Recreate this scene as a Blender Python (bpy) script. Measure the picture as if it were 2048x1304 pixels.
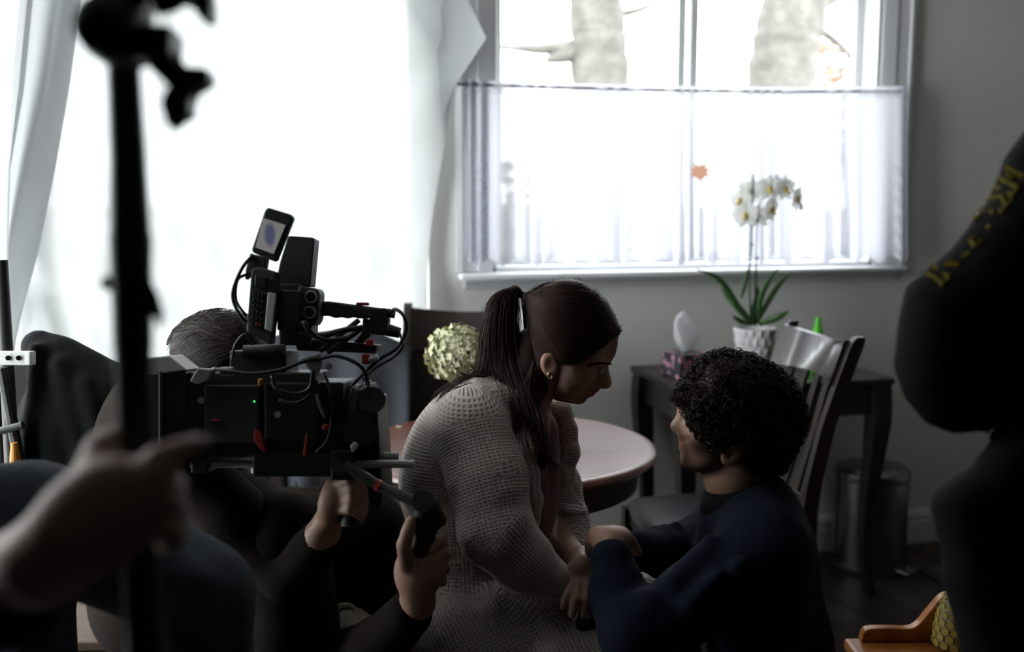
import bpy, bmesh, math, random
import numpy as np
from mathutils import Vector, Matrix

for _o in list(bpy.data.objects):
    bpy.data.objects.remove(_o, do_unlink=True)
sc = bpy.context.scene
COL = sc.collection
random.seed(7)
RNG = np.random.default_rng(11)

# ------------------------------------------------------------------ camera
PSI, PITCH, FPX, CAMH = math.radians(13.6), math.radians(7.2), 1991.1, 1.374
cam_data = bpy.data.cameras.new('camera')
cam_data.sensor_width = 36.0
cam_data.lens = 35.0
cam_data.clip_start = 0.05
cam_data.dof.use_dof = True
cam_data.dof.focus_distance = 1.88
cam_data.dof.aperture_fstop = 2.2
cam_data.dof.aperture_blades = 0
cam = bpy.data.objects.new('camera', cam_data)
COL.objects.link(cam)
cam.location = (0, 0, CAMH)
cam.rotation_euler = (math.pi / 2 - PITCH, 0, -PSI)
sc.camera = cam

# ------------------------------------------------------------------ world and exposure
world = bpy.data.worlds.new('overcast_sky')
sc.world = world
world.use_nodes = True
_bg = world.node_tree.nodes['Background']
_bg.inputs[0].default_value = (0.97, 0.985, 1.0, 1)
_bg.inputs[1].default_value = 4.2
sc.view_settings.view_transform = 'Standard'
sc.view_settings.look = 'None'
sc.view_settings.gamma = 1.0
sc.view_settings.use_curve_mapping = False
sc.view_settings.exposure = 1.55
sc.cycles.use_denoising = True
sc.cycles.max_bounces = 8
sc.cycles.transparent_max_bounces = 24
sc.cycles.caustics_reflective = False
sc.cycles.caustics_refractive = False
sc.cycles.sample_clamp_indirect = 6.0

# ------------------------------------------------------------------ frames
CP = np.array([0.0, 0.0, CAMH])
RV = np.array([math.cos(PSI), -math.sin(PSI), 0.0])
FH = np.array([math.sin(PSI), math.cos(PSI), 0.0])
ZV = np.array([0.0, 0.0, 1.0])
FV = FH * math.cos(PITCH) - ZV * math.sin(PITCH)
UV = FH * math.sin(PITCH) + ZV * math.cos(PITCH)


def ray(px, py):
    return FV + RV * ((px - 1024.0) / FPX) - UV * ((py - 652.0) / FPX)


def at(px, py, d):
    return CP + ray(px, py) * d


def at_y(px, py, y):
    r = ray(px, py)
    return CP + r * (y / r[1])


def at_z(px, py, z):
    r = ray(px, py)
    return CP + r * ((z - CAMH) / r[2])


def st(r, f, z):
    return RV * r + FH * f + ZV * z


# ------------------------------------------------------------------ materials
MATS = {}


def mat(name, color, rough=0.6, metal=0.0, spec=0.5, noise=None, bump=None, coat=0.0, sheen=0.0, emit=None):
    """noise=(scale, colour2, low, high) mixes a second colour; bump=(scale, strength, distance)"""
    m = bpy.data.materials.new(name)
    m.use_nodes = True
    nt = m.node_tree
    b = nt.nodes['Principled BSDF']
    b.inputs['Base Color'].default_value = (*color, 1)
    b.inputs['Roughness'].default_value = rough
    b.inputs['Metallic'].default_value = metal
    b.inputs['Specular IOR Level'].default_value = spec
    if coat:
        b.inputs['Coat Weight'].default_value = coat
        b.inputs['Coat Roughness'].default_value = 0.12
    if sheen:
        b.inputs['Sheen Weight'].default_value = sheen
        b.inputs['Sheen Roughness'].default_value = 0.5
    if emit:
        b.inputs['Emission Color'].default_value = (*emit[:3], 1)
        b.inputs['Emission Strength'].default_value = emit[3]
    if noise or bump:
        tc = nt.nodes.new('ShaderNodeTexCoord')
    if noise:
        n = nt.nodes.new('ShaderNodeTexNoise')
        n.inputs['Scale'].default_value = noise[0]
        n.inputs['Detail'].default_value = 4
        nt.links.new(tc.outputs['Object'], n.inputs['Vector'])
        r = nt.nodes.new('ShaderNodeValToRGB')
        r.color_ramp.elements[0].position = noise[2]
        r.color_ramp.elements[1].position = noise[3]
        r.color_ramp.elements[0].color = (*color, 1)
        r.color_ramp.elements[1].color = (*noise[1], 1)
        nt.links.new(n.outputs['Fac'], r.inputs['Fac'])
        nt.links.new(r.outputs['Color'], b.inputs['Base Color'])
    if bump:
        n2 = nt.nodes.new('ShaderNodeTexNoise')
        n2.inputs['Scale'].default_value = bump[0]
        n2.inputs['Detail'].default_value = 5
        nt.links.new(tc.outputs['Object'], n2.inputs['Vector'])
        bp = nt.nodes.new('ShaderNodeBump')
        bp.inputs['Strength'].default_value = bump[1]
        bp.inputs['Distance'].default_value = bump[2]
        nt.links.new(n2.outputs['Fac'], bp.inputs['Height'])
        nt.links.new(bp.outputs['Normal'], b.inputs['Normal'])
    MATS[name] = m
    return m


def wood_mat(name, c1, c2, rough=0.4, scale=(3, 30, 30), coat=0.0, random_tint=0.0):
    m = mat(name, c1, rough, coat=coat)
    nt = m.node_tree
    b = nt.nodes['Principled BSDF']
    tc = nt.nodes.new('ShaderNodeTexCoord')
    mp = nt.nodes.new('ShaderNodeMapping')
    mp.inputs['Scale'].default_value = scale
    n = nt.nodes.new('ShaderNodeTexNoise')
    n.inputs['Scale'].default_value = 1.0
    n.inputs['Detail'].default_value = 6
    n.inputs['Distortion'].default_value = 0.6
    r = nt.nodes.new('ShaderNodeValToRGB')
    r.color_ramp.elements[0].position = 0.35
    r.color_ramp.elements[1].position = 0.68
    r.color_ramp.elements[0].color = (*c1, 1)
    r.color_ramp.elements[1].color = (*c2, 1)
    nt.links.new(tc.outputs['Object'], mp.inputs['Vector'])
    nt.links.new(mp.outputs['Vector'], n.inputs['Vector'])
    nt.links.new(n.outputs['Fac'], r.inputs['Fac'])
    out = r.outputs['Color']
    if random_tint:
        oi = nt.nodes.new('ShaderNodeObjectInfo')
        mr = nt.nodes.new('ShaderNodeMapRange')
        mr.inputs['To Min'].default_value = 1 - random_tint
        mr.inputs['To Max'].default_value = 1 + random_tint
        mx = nt.nodes.new('ShaderNodeVectorMath')
        mx.operation = 'SCALE'
        nt.links.new(oi.outputs['Random'], mr.inputs['Value'])
        nt.links.new(out, mx.inputs[0])
        nt.links.new(mr.outputs['Result'], mx.inputs['Scale'])
        out = mx.outputs['Vector']
    nt.links.new(out, b.inputs['Base Color'])
    return m


def sheer_mat(name, color, trans, diff_mix=0.5, weave=0.0):
    """thin woven cloth: part open weave, part light-scattering thread"""
    m = bpy.data.materials.new(name)
    m.use_nodes = True
    nt = m.node_tree
    nt.nodes.clear()
    out = nt.nodes.new('ShaderNodeOutputMaterial')
    tr = nt.nodes.new('ShaderNodeBsdfTransparent')
    tl = nt.nodes.new('ShaderNodeBsdfTranslucent')
    df = nt.nodes.new('ShaderNodeBsdfDiffuse')
    tl.inputs['Color'].default_value = (*color, 1)
    df.inputs['Color'].default_value = (*color, 1)
    m1 = nt.nodes.new('ShaderNodeMixShader')
    m1.inputs[0].default_value = diff_mix
    nt.links.new(tl.outputs[0], m1.inputs[1])
    nt.links.new(df.outputs[0], m1.inputs[2])
    if trans > 0:
        m2 = nt.nodes.new('ShaderNodeMixShader')
        m2.inputs[0].default_value = trans
        nt.links.new(m1.outputs[0], m2.inputs[1])
        nt.links.new(tr.outputs[0], m2.inputs[2])
        nt.links.new(m2.outputs[0], out.inputs[0])
    else:
        nt.links.new(m1.outputs[0], out.inputs[0])
    MATS[name] = m
    return m


def pane_mat(name, tint=(0.97, 0.99, 0.985), gloss=0.05):
    m = bpy.data.materials.new(name)
    m.use_nodes = True
    nt = m.node_tree
    nt.nodes.clear()
    out = nt.nodes.new('ShaderNodeOutputMaterial')
    tr = nt.nodes.new('ShaderNodeBsdfTransparent')
    tr.inputs['Color'].default_value = (*tint, 1)
    gl = nt.nodes.new('ShaderNodeBsdfGlossy')
    gl.inputs['Roughness'].default_value = 0.03
    mx = nt.nodes.new('ShaderNodeMixShader')
    mx.inputs[0].default_value = gloss
    nt.links.new(tr.outputs[0], mx.inputs[1])
    nt.links.new(gl.outputs[0], mx.inputs[2])
    nt.links.new(mx.outputs[0], out.inputs[0])
    MATS[name] = m
    return m


# ------------------------------------------------------------------ mesh building
_RB = {}


def _rbox_unit(sx, sy, sz, r):
    key = (round(sx, 5), round(sy, 5), round(sz, 5), round(r, 5))
    if key not in _RB:
        bm = bmesh.new()
        bmesh.ops.create_cube(bm, size=1.0)
        for v in bm.verts:
            v.co = Vector((v.co.x * sx, v.co.y * sy, v.co.z * sz))
        rr = min(r, 0.49 * min(sx, sy, sz))
        bmesh.ops.bevel(bm, geom=list(bm.edges), offset=rr, segments=2, profile=0.5, affect='EDGES')
        bm.verts.index_update()
        _RB[key] = (np.array([v.co[:] for v in bm.verts]), [[v.index for v in f.verts] for f in bm.faces])
        bm.free()
    return _RB[key]


def orth(a):
    a = np.asarray(a, float)
    a = a / np.linalg.norm(a)
    h = np.array([0, 0, 1.0]) if abs(a[2]) < 0.9 else np.array([1.0, 0, 0])
    u = np.cross(a, h)
    u /= np.linalg.norm(u)
    return a, u, np.cross(a, u)


class MB:
    def __init__(self):
        self.v, self.f, self.n = [], [], 0

    def add(self, verts, faces):
        verts = np.asarray(verts, float).reshape(-1, 3)
        self.v.append(verts)
        n = self.n
        self.f.extend([[i + n for i in f] for f in faces])
        self.n += len(verts)
        return self

    def rbox(self, c, size, r=0.003, axes=None):
        v, f = _rbox_unit(*size, r)
        if axes is not None:
            v = v @ np.asarray(axes, float)
        return self.add(v + np.asarray(c, float), f)

    def box(self, c, size, axes=None):
        sx, sy, sz = [s / 2 for s in size]
        v = np.array([[x, y, z] for x in (-sx, sx) for y in (-sy, sy) for z in (-sz, sz)])
        if axes is not None:
            v = v @ np.asarray(axes, float)
        f = [[0, 1, 3, 2], [4, 6, 7, 5], [0, 4, 5, 1], [2, 3, 7, 6], [0, 2, 6, 4], [1, 5, 7, 3]]
        return self.add(v + np.asarray(c, float), f)

    def tube(self, pts, rad, n=8, caps=True, flat=None):
        pts = np.asarray(pts, float)
        m = len(pts)
        rad = np.broadcast_to(np.asarray(rad, float), (m,))
        t = np.gradient(pts, axis=0)
        t /= np.linalg.norm(t, axis=1)[:, None] + 1e-12
        _, u, _ = orth(t[0])
        ang = np.arange(n) * 2 * math.pi / n
        rows = []
        for i in range(m):
            u = u - t[i] * np.dot(u, t[i])
            u /= np.linalg.norm(u) + 1e-12
            w = np.cross(t[i], u)
            k = 1.0 if flat is None else flat
            rows.append(pts[i] + rad[i] * (np.cos(ang)[:, None] * u + k * np.sin(ang)[:, None] * w))
        v = np.concatenate(rows)
        f = []
        for i in range(m - 1):
            for j in range(n):
                k2 = (j + 1) % n
                f.append([i * n + j, i * n + k2, (i + 1) * n + k2, (i + 1) * n + j])
        if caps:
            f.append(list(range(n))[::-1])
            f.append([(m - 1) * n + j for j in range(n)])
        return self.add(v, f)

    def cyl(self, a, b, ra, rb=None, n=20):
        return self.tube([a, b], [ra, ra if rb is None else rb], n)

    def lathe(self, prof, c=(0, 0, 0), axis=(0, 0, 1), n=28, close=True):
        a, u, w = orth(axis)
        c = np.asarray(c, float)
        ang = np.arange(n) * 2 * math.pi / n
        ring = np.cos(ang)[:, None] * u + np.sin(ang)[:, None] * w
        v = np.concatenate([c + a * z + ring * r for r, z in prof])
        f = []
        for i in range(len(prof) - 1):
            for j in range(n):
                k = (j + 1) % n
                f.append([i * n + j, (i + 1) * n + j, (i + 1) * n + k, i * n + k])
        if close:
            f.append([j for j in range(n)])
            f.append([(len(prof) - 1) * n + j for j in range(n)][::-1])
        return self.add(v, f)

    def prism(self, poly, c, ax, ay, az, th):
        """poly in the (ax, ay) plane, extruded th along az (centred)"""
        ax, ay, az, c = [np.asarray(q, float) for q in (ax, ay, az, c)]
        p = np.array(poly, float)
        base = c + p[:, :1] * ax + p[:, 1:2] * ay
        n = len(p)
        v = np.concatenate([base - az * th / 2, base + az * th / 2])
        f = [list(range(n))[::-1], [n + i for i in range(n)]]
        for i in range(n):
            j = (i + 1) % n
            f.append([i, j, n + j, n + i])
        return self.add(v, f)

    def grid(self, P, wrap=False):
        """P: (nu, nv, 3) array"""
        nu, nv = P.shape[:2]
        f = []
        for i in range(nu - 1):
            for j in range(nv - 1):
                f.append([i * nv + j, i * nv + j + 1, (i + 1) * nv + j + 1, (i + 1) * nv + j])
        return self.add(P.reshape(-1, 3), f)

    def sphere(self, c, r, n=10, axes=None):
        r = np.broadcast_to(np.asarray(r, float), (3,))
        prof = []
        v = []
        for i in range(n + 1):
            th = math.pi * i / n
            for j in range(2 * n):
                ph = math.pi * j / n
                v.append((math.sin(th) * math.cos(ph) * r[0], math.sin(th) * math.sin(ph) * r[1], math.cos(th) * r[2]))
        v = np.array(v)
        if axes is not None:
            v = v @ np.asarray(axes, float)
        f = []
        m = 2 * n
        for i in range(n):
            for j in range(m):
                k = (j + 1) % m
                f.append([i * m + j, (i + 1) * m + j, (i + 1) * m + k, i * m + k])
        return self.add(v + np.asarray(c, float), f)

    def build(self, name, material, parent=None, smooth=False, local=False, angle=None):
        v = np.concatenate(self.v)
        off = np.zeros(3)
        if parent is not None and not local:
            q = parent
            while q is not None:
                off += np.array(q.location[:])
                q = q.parent
        me = bpy.data.meshes.new(name)
        me.from_pydata((v - off).tolist(), [], self.f)
        me.validate(clean_customdata=False)
        if smooth:
            me.polygons.foreach_set('use_smooth', [True] * len(me.polygons))
            if angle:
                me.set_sharp_from_angle(angle=math.radians(angle))
        me.update()
        o = bpy.data.objects.new(name, me)
        COL.objects.link(o)
        o.data.materials.append(material)
        if parent is not None:
            o.parent = parent
        return o


def tag(o, label=None, cat=None, group=None, kind=None):
    if label:
        o['label'] = label
    if cat:
        o['category'] = cat
    if group:
        o['group'] = group
    if kind:
        o['kind'] = kind
    return o


def thing(name, label, cat, loc=(0, 0, 0), rotz=0.0, group=None):
    o = bpy.data.objects.new(name, None)
    o.empty_display_size = 0.05
    COL.objects.link(o)
    o.location = tuple(float(q) for q in loc)
    o.rotation_euler = (0, 0, rotz)
    return tag(o, label, cat, group)


def smoothpath(pts, n=24):
    """Catmull-Rom through pts"""
    p = np.asarray(pts, float)
    p = np.vstack([2 * p[0] - p[1], p, 2 * p[-1] - p[-2]])
    m = len(p) - 3
    out = []
    for s in np.linspace(0, m - 1e-6, n):
        i = int(s)
        t = s - i
        a, b, c, d = p[i:i + 4]
        out.append(0.5 * ((2 * b) + (c - a) * t + (2 * a - 5 * b + 4 * c - d) * t * t + (3 * b - a - 3 * c + d) * t ** 3))
    return np.array(out)


# ------------------------------------------------------------------ shared materials
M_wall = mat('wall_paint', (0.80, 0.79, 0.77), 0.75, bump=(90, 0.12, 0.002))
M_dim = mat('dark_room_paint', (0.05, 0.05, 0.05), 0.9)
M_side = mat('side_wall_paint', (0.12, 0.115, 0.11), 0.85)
M_trim = mat('white_trim_paint', (0.74, 0.75, 0.77), 0.4)
M_ceil = mat('ceiling_paint', (0.55, 0.54, 0.53), 0.8)
M_pane = pane_mat('window_glass')
M_floor = wood_mat('dark_floor_plank', (0.022, 0.018, 0.016), (0.06, 0.048, 0.040), 0.42, (14, 2.0, 10), random_tint=0.3)
M_gap = mat('plank_joint', (0.012, 0.01, 0.009), 0.9)
M_blackwood = wood_mat('black_wood', (0.010, 0.009, 0.009), (0.020, 0.017, 0.016), 0.33, (30, 30, 5))
M_espresso = wood_mat('espresso_wood', (0.012, 0.008, 0.007), (0.024, 0.015, 0.011), 0.34, (25, 25, 4), coat=0.15)
M_rail = wood_mat('glossy_espresso_wood', (0.014, 0.010, 0.009), (0.030, 0.020, 0.016), 0.24, (25, 25, 4), coat=1.0)
M_leather = mat('black_leather', (0.022, 0.022, 0.026), 0.42, bump=(160, 0.15, 0.001))
M_cherry = wood_mat('cherry_wood', (0.13, 0.035, 0.018), (0.20, 0.060, 0.032), 0.35, (3, 22, 22), coat=1.0)
M_cherry.node_tree.nodes['Principled BSDF'].inputs['Coat Roughness'].default_value = 0.32
M_honey = wood_mat('honey_wood', (0.26, 0.085, 0.018), (0.42, 0.15, 0.035), 0.28, (18, 4, 18), coat=0.35)
M_steel = mat('brushed_steel', (0.24, 0.235, 0.235), 0.24, 1.0)
M_blackplastic = mat('black_plastic', (0.018, 0.019, 0.020), 0.45)
M_darkplastic = mat('dark_grey_plastic', (0.045, 0.048, 0.050), 0.5)
M_bark = mat('pale_bark', (0.072, 0.068, 0.061), 0.95, noise=(9, (0.125, 0.118, 0.107), 0.35, 0.7), bump=(22, 0.8, 0.03))
# ================================================================== the room
YW = 3.405           # inner face of the window wall
XL, XR, YB, HC = -1.35, 3.35, -3.4, 2.62
WT = 0.16


def struct(name, mb, m, parent=None, smooth=False):
    o = mb.build(name, m, parent, smooth)
    if parent is None:
        o['kind'] = 'structure'
    return o


def wall_y(mb, y0, y1, x0, x1, holes):
    """wall slab between y0,y1 from x0..x1, holes = [(xa, xb, za, zb)] sorted by x"""
    x = x0
    for xa, xb, za, zb in holes:
        mb.box(((x + xa) / 2, (y0 + y1) / 2, HC / 2), (xa - x, y1 - y0, HC))
        mb.box(((xa + xb) / 2, (y0 + y1) / 2, za / 2), (xb - xa, y1 - y0, za))
        mb.box(((xa + xb) / 2, (y0 + y1) / 2, (zb + HC) / 2), (xb - xa, y1 - y0, HC - zb))
        x = xb
    mb.box(((x + x1) / 2, (y0 + y1) / 2, HC / 2), (x1 - x, y1 - y0, HC))


# window opening from the photograph, measured on the wall plane
w1_l, w1_r = at_y(984, 350, YW)[0], at_y(1752, 350, YW)[0]
w1_b, w1_t = at_y(1400, 536, YW)[2], 2.20
w2 = (-1.15, at_y(856, 400, YW)[0], 0.62, 2.30)
mb = MB()
wall_y(mb, YW, YW + WT, XL - WT, XR + WT, [w2, (w1_l, w1_r, w1_b, w1_t)])
struct('wall_back', mb, M_wall)
# left wall with a tall window
w3 = (1.5, 3.15, 0.30, 2.50)
mb = MB()
for ya, yb, za, zb in ((YB, w3[0], 0, HC), (w3[1], YW, 0, HC), (w3[0], w3[1], 0, w3[2]), (w3[0], w3[1], w3[3], HC)):
    mb.box((XL - WT / 2, (ya + yb) / 2, (za + zb) / 2), (WT, yb - ya, zb - za))
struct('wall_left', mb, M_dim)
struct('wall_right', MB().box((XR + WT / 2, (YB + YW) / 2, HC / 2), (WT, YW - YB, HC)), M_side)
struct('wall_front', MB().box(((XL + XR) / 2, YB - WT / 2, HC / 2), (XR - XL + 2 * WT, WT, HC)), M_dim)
struct('ceiling', MB().box(((XL + XR) / 2, (YB + YW) / 2, HC + 0.05), (XR - XL + 2 * WT, YW - YB + 2 * WT, 0.1)), M_ceil)

# floor: dark planks laid as pieces on a recessed base
fl = struct('floor', MB().box(((XL + XR) / 2, (YB + YW) / 2, -0.056), (XR - XL + 2 * WT, YW - YB + 2 * WT, 0.1)), M_gap)
pw, pl = 0.19, 1.22
pm = None
row = 0
x = XL
while x < XR - 0.02:
    w = min(pw, XR - x)
    y = YB - (row * 0.437) % pl
    while y < YW - 0.02:
        ya, yb = max(y, YB), min(y + pl, YW)
        if yb - ya > 0.02:
            full = (abs(yb - ya - pl) < 1e-6 and abs(w - pw) < 1e-6)
            if full and pm is not None:
                o = bpy.data.objects.new('plank', pm)
                COL.objects.link(o)
                o.parent = fl
            else:
                m_ = MB().rbox((0, 0, 0), (w - 0.003, yb - ya - 0.003, 0.012), 0.0015)
                o = m_.build('plank', M_floor, fl, local=True)
                if full:
                    pm = o.data
            o.location = (x + w / 2, (ya + yb) / 2, -0.006)
        y += pl
    x += pw
    row += 1

# baseboard: tall moulded skirting along the window wall and the right wall
def skirting(name, a, b, nrm):
    a, b, nrm = [np.array(q, float) for q in (a, b, nrm)]
    prof = [(0, 0), (0.016, 0), (0.016, 0.088), (0.012, 0.092), (0.012, 0.104), (0.016, 0.108), (0.013, 0.124), (0.006, 0.136), (0.0, 0.14)]
    d = b - a
    L = np.linalg.norm(d)
    struct(name, MB().prism(prof, (a + b) / 2, nrm, ZV, d / L, L), M_trim)


skirting('baseboard_back', (XL, YW, 0), (XR, YW, 0), (0, -1, 0))
skirting('baseboard_right', (XR, YB, 0), (XR, YW - 0.016, 0), (-1, 0, 0))
skirting('baseboard_left', (XL, YB, 0), (XL, YW - 0.016, 0), (1, 0, 0))

# ------------------------------------------------------------------ window_1 (over the small table)
win = tag(thing('window_1', 'white framed two pane window with a deep sill above the dark side table', None,
                ((w1_l + w1_r) / 2, YW, w1_b)), kind='structure')


def bar(mbx, xa, xb, za, zb, ya, yb, r=0.004):
    mbx.rbox(((xa + xb) / 2, (ya + yb) / 2, (za + zb) / 2), (xb - xa, yb - ya, zb - za), r)


jamb = MB()
bar(jamb, w1_l, w1_l + 0.018, w1_b, w1_t, YW, YW + WT)
bar(jamb, w1_r - 0.018, w1_r, w1_b, w1_t, YW, YW + WT)
bar(jamb, w1_l, w1_r, w1_t - 0.018, w1_t, YW, YW + WT)
bar(jamb, w1_l, w1_r, w1_b - 0.0, w1_b + 0.018, YW, YW + WT)
jamb.build('jamb', M_trim, win)
gy0, gy1 = YW + 0.07, YW + 0.115
mx0, mx1 = at_y(1357, 350, gy0)[0], at_y(1391, 350, gy0)[0]
for (xa, xb, dy) in ((w1_l + 0.018, mx1, 0.0), (mx0, w1_r - 0.018, 0.028)):
    s = MB()
    fw = 0.032
    bar(s, xa, xa + fw, w1_b + 0.018, w1_t - 0.018, gy0 + dy, gy0 + dy + 0.026)
    bar(s, xb - fw, xb, w1_b + 0.018, w1_t - 0.018, gy0 + dy, gy0 + dy + 0.026)
    bar(s, xa + fw, xb - fw, w1_b + 0.018, w1_b + 0.018 + 0.042, gy0 + dy, gy0 + dy + 0.026)
    bar(s, xa + fw, xb - fw, w1_t - 0.06, w1_t - 0.018, gy0 + dy, gy0 + dy + 0.026)
    so = s.build('sash', M_trim, win)
    MB().box(((xa + xb) / 2, gy0 + dy + 0.013, (w1_b + w1_t) / 2), (xb - xa - 2 * fw, 0.004, w1_t - w1_b - 0.12)).build('pane', M_pane, so)
# moulded casing, each leg a mesh
cw = at_y(1811, 350, YW)[0] - w1_r
cprof = [(0, 0), (cw, 0), (cw, 0.022), (cw * 0.86, 0.026), (cw * 0.80, 0.018), (cw * 0.45, 0.014), (cw * 0.40, 0.019), (cw * 0.12, 0.012), (0, 0.008)]
for sgn, x0 in ((1, w1_r), (-1, w1_l)):
    MB().prism(cprof, (x0, YW, (w1_b + w1_t + cw) / 2), (sgn, 0, 0), (0, -1, 0), (0, 0, 1), w1_t + cw - w1_b).build('casing', M_trim, win)
MB().prism(cprof, ((w1_l + w1_r) / 2, YW, w1_t), (0, 0, 1), (0, -1, 0), (1, 0, 0), w1_r - w1_l).build('casing', M_trim, win)
sx0, sx1 = at_y(920, 550, YW - 0.05)[0], at_y(1816, 540, YW - 0.05)[0]
sz = at_y(1400, 546, YW - 0.05)[2]
MB().rbox(((sx0 + sx1) / 2, YW - 0.02, sz), (sx1 - sx0, 0.085, 0.024), 0.009).build('sill', M_trim, win, smooth=True, angle=50)
aprof = [(0, 0), (0.022, 0), (0.018, -0.012), (0.010, -0.018), (0.008, -0.03), (0, -0.034)]
MB().prism(aprof, ((sx0 + sx1) / 2, YW, sz - 0.012), (0, -1, 0), (0, 0, 1), (1, 0, 0), sx1 - sx0 - 0.05).build('apron_moulding', M_trim, win)

# big windows behind the white sheet and on the left wall
def plain_window(name, lab, x0, x1, z0, z1, nbar, axis='y', p0=0.0):
    w = tag(thing(name, lab, None, (((x0 + x1) / 2, p0, z0) if axis == 'y' else (p0, (x0 + x1) / 2, z0))), kind='structure')

    def B(m, a, b, za, zb, d0, d1):
        if axis == 'y':
            m.rbox(((a + b) / 2, p0 + (d0 + d1) / 2, (za + zb) / 2), (b - a, abs(d1 - d0), zb - za), 0.004)
        else:
            m.rbox((p0 - (d0 + d1) / 2, (a + b) / 2, (za + zb) / 2), (abs(d1 - d0), b - a, zb - za), 0.004)
    f = MB()
    t = 0.05
    B(f, x0, x0 + t, z0, z1, 0.05, 0.11)
    B(f, x1 - t, x1, z0, z1, 0.05, 0.11)
    B(f, x0, x1, z0, z0 + t, 0.05, 0.11)
    B(f, x0, x1, z1 - t, z1, 0.05, 0.11)
    f.build('frame', M_trim, w)
    for i in range(1, nbar):
        xm = x0 + (x1 - x0) * i / nbar
        m = MB()
        B(m, xm - 0.025, xm + 0.025, z0 + t, z1 - t, 0.055, 0.105)
        m.build('mullion', M_trim, w)
    for i in range(nbar):
        a, b = x0 + (x1 - x0) * i / nbar + 0.027, x0 + (x1 - x0) * (i + 1) / nbar - 0.027
        m = MB()
        if axis == 'y':
            m.box(((a + b) / 2, p0 + 0.08, (z0 + z1) / 2), (b - a, 0.004, z1 - z0 - 2 * t))
        else:
            m.box((p0 - 0.08, (a + b) / 2, (z0 + z1) / 2), (0.004, b - a, z1 - z0 - 2 * t))
        m.build('pane', M_pane, w)
    m = MB()
    B(m, x0 - 0.03, x1 + 0.03, z0 - 0.025, z0, -0.06, 0.12)
    m.build('sill', M_trim, w)
    return w


plain_window('window_2', 'wide window glowing behind the hanging white sheet', *w2[:2], *w2[2:], 2, 'y', YW)
plain_window('window_3', 'tall window in the left wall beside the sheet', *w3[:2], *w3[2:], 2, 'x', XL)

# portals guide sky light through the three real openings (they give off no light themselves)
def portal(nm, loc, rot, sx, sy):
    L = bpy.data.lights.new(nm, 'AREA')
    L.shape = 'RECTANGLE'
    L.size, L.size_y = sx, sy
    L.cycles.is_portal = True
    o = bpy.data.objects.new(nm, L)
    COL.objects.link(o)
    o.location = loc
    o.rotation_euler = rot
    return o


portal('sky_portal_window', ((w1_l + w1_r) / 2, YW + WT + 0.02, (w1_b + w1_t) / 2), (-math.pi / 2, 0, 0), w1_r - w1_l, w1_t - w1_b)
portal('sky_portal_wide', ((w2[0] + w2[1]) / 2, YW + WT + 0.02, (w2[2] + w2[3]) / 2), (-math.pi / 2, 0, 0), w2[1] - w2[0], w2[3] - w2[2])
portal('sky_portal_side', (XL - WT - 0.02, (w3[0] + w3[1]) / 2, (w3[2] + w3[3]) / 2), (0, -math.pi / 2, 0), w3[3] - w3[2], w3[1] - w3[0])

# ------------------------------------------------------------------ outdoors
M_ground = mat('leafy_ground', (0.16, 0.15, 0.13), 0.95, noise=(1.5, (0.24, 0.23, 0.21), 0.35, 0.65))
gnd = MB()
gx = np.linspace(-30, 34, 40)
gy = np.concatenate([np.linspace(YW + WT, 12, 14), np.linspace(13, 60, 16)])
P = np.zeros((len(gx), len(gy), 3))
for i, a in enumerate(gx):
    for j, b in enumerate(gy):
        P[i, j] = (a, b, -0.5 + max(0, b - 9) * 0.03 + 0.06 * math.sin(a * 1.3) * math.cos(b * 0.9))
gnd.grid(P)
tag(gnd.build('ground', M_ground, smooth=True), kind='structure')


def tree(px_path, y, widths, label, branches=()):
    """trunk follows the pixel path on the plane at distance y, widths in px"""
    pts = [at_y(px, py, y) for px, py in px_path]
    sc_ = y / FPX / (ray(px_path[0][0], 200)[1])
    g = np.array([pts[0][0] - 0.1, y, -0.55])
    top = pts[-1] + (pts[-1] - pts[-2]) / np.linalg.norm(pts[-1] - pts[-2]) * 1.6
    allp = smoothpath([g] + pts + [top], 26)
    rad = np.interp(np.linspace(0, 1, 26), np.linspace(0, 1, len(widths)), widths) * sc_ / 2
    rad = rad * (1 + 0.05 * np.sin(np.arange(26) * 2.1))
    t = thing('tree', label, 'tree', g, group='bare trees outside the window')
    MB().tube(allp, rad, 18).build('trunk', M_bark, t, smooth=True)
    for bp, r0 in branches:
        bp = [at_y(q[0], q[1], y + (q[2] if len(q) > 2 else 0)) for q in bp]
        n = 14
        MB().tube(smoothpath(bp, n), np.linspace(r0, r0 * 0.35, n), 9).build('branch', M_bark, t, smooth=True)
    return t


tree([(1225, 320), (1203, 190), (1198, 90), (1190, 0)], 6.6, [150, 138, 122, 112, 108, 100],
     'pale trunk of the left tree outside the window, with a low side branch',
     [([(1150, 92), (1090, 98), (1040, 96), (985, 92, 0.3)], 0.05), ([(1160, 100), (1125, 112), (1096, 120, -0.1)], 0.075),
      ([(1240, 30), (1300, 10), (1400, -60)], 0.03)])
tree([(1552, 320), (1560, 190), (1572, 90), (1590, 0)], 5.9, [152, 146, 138, 134, 130, 118],
     'pale trunk of the right tree outside the window, leaning slightly right',
     [([(1640, 60), (1690, 100), (1730, 160, 0.2)], 0.03), ([(1625, 20), (1700, -20), (1800, -80)], 0.04)])

M_rust = mat('rust_leaves', (0.20, 0.11, 0.075), 0.9, noise=(20, (0.26, 0.19, 0.15), 0.3, 0.7))


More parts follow.
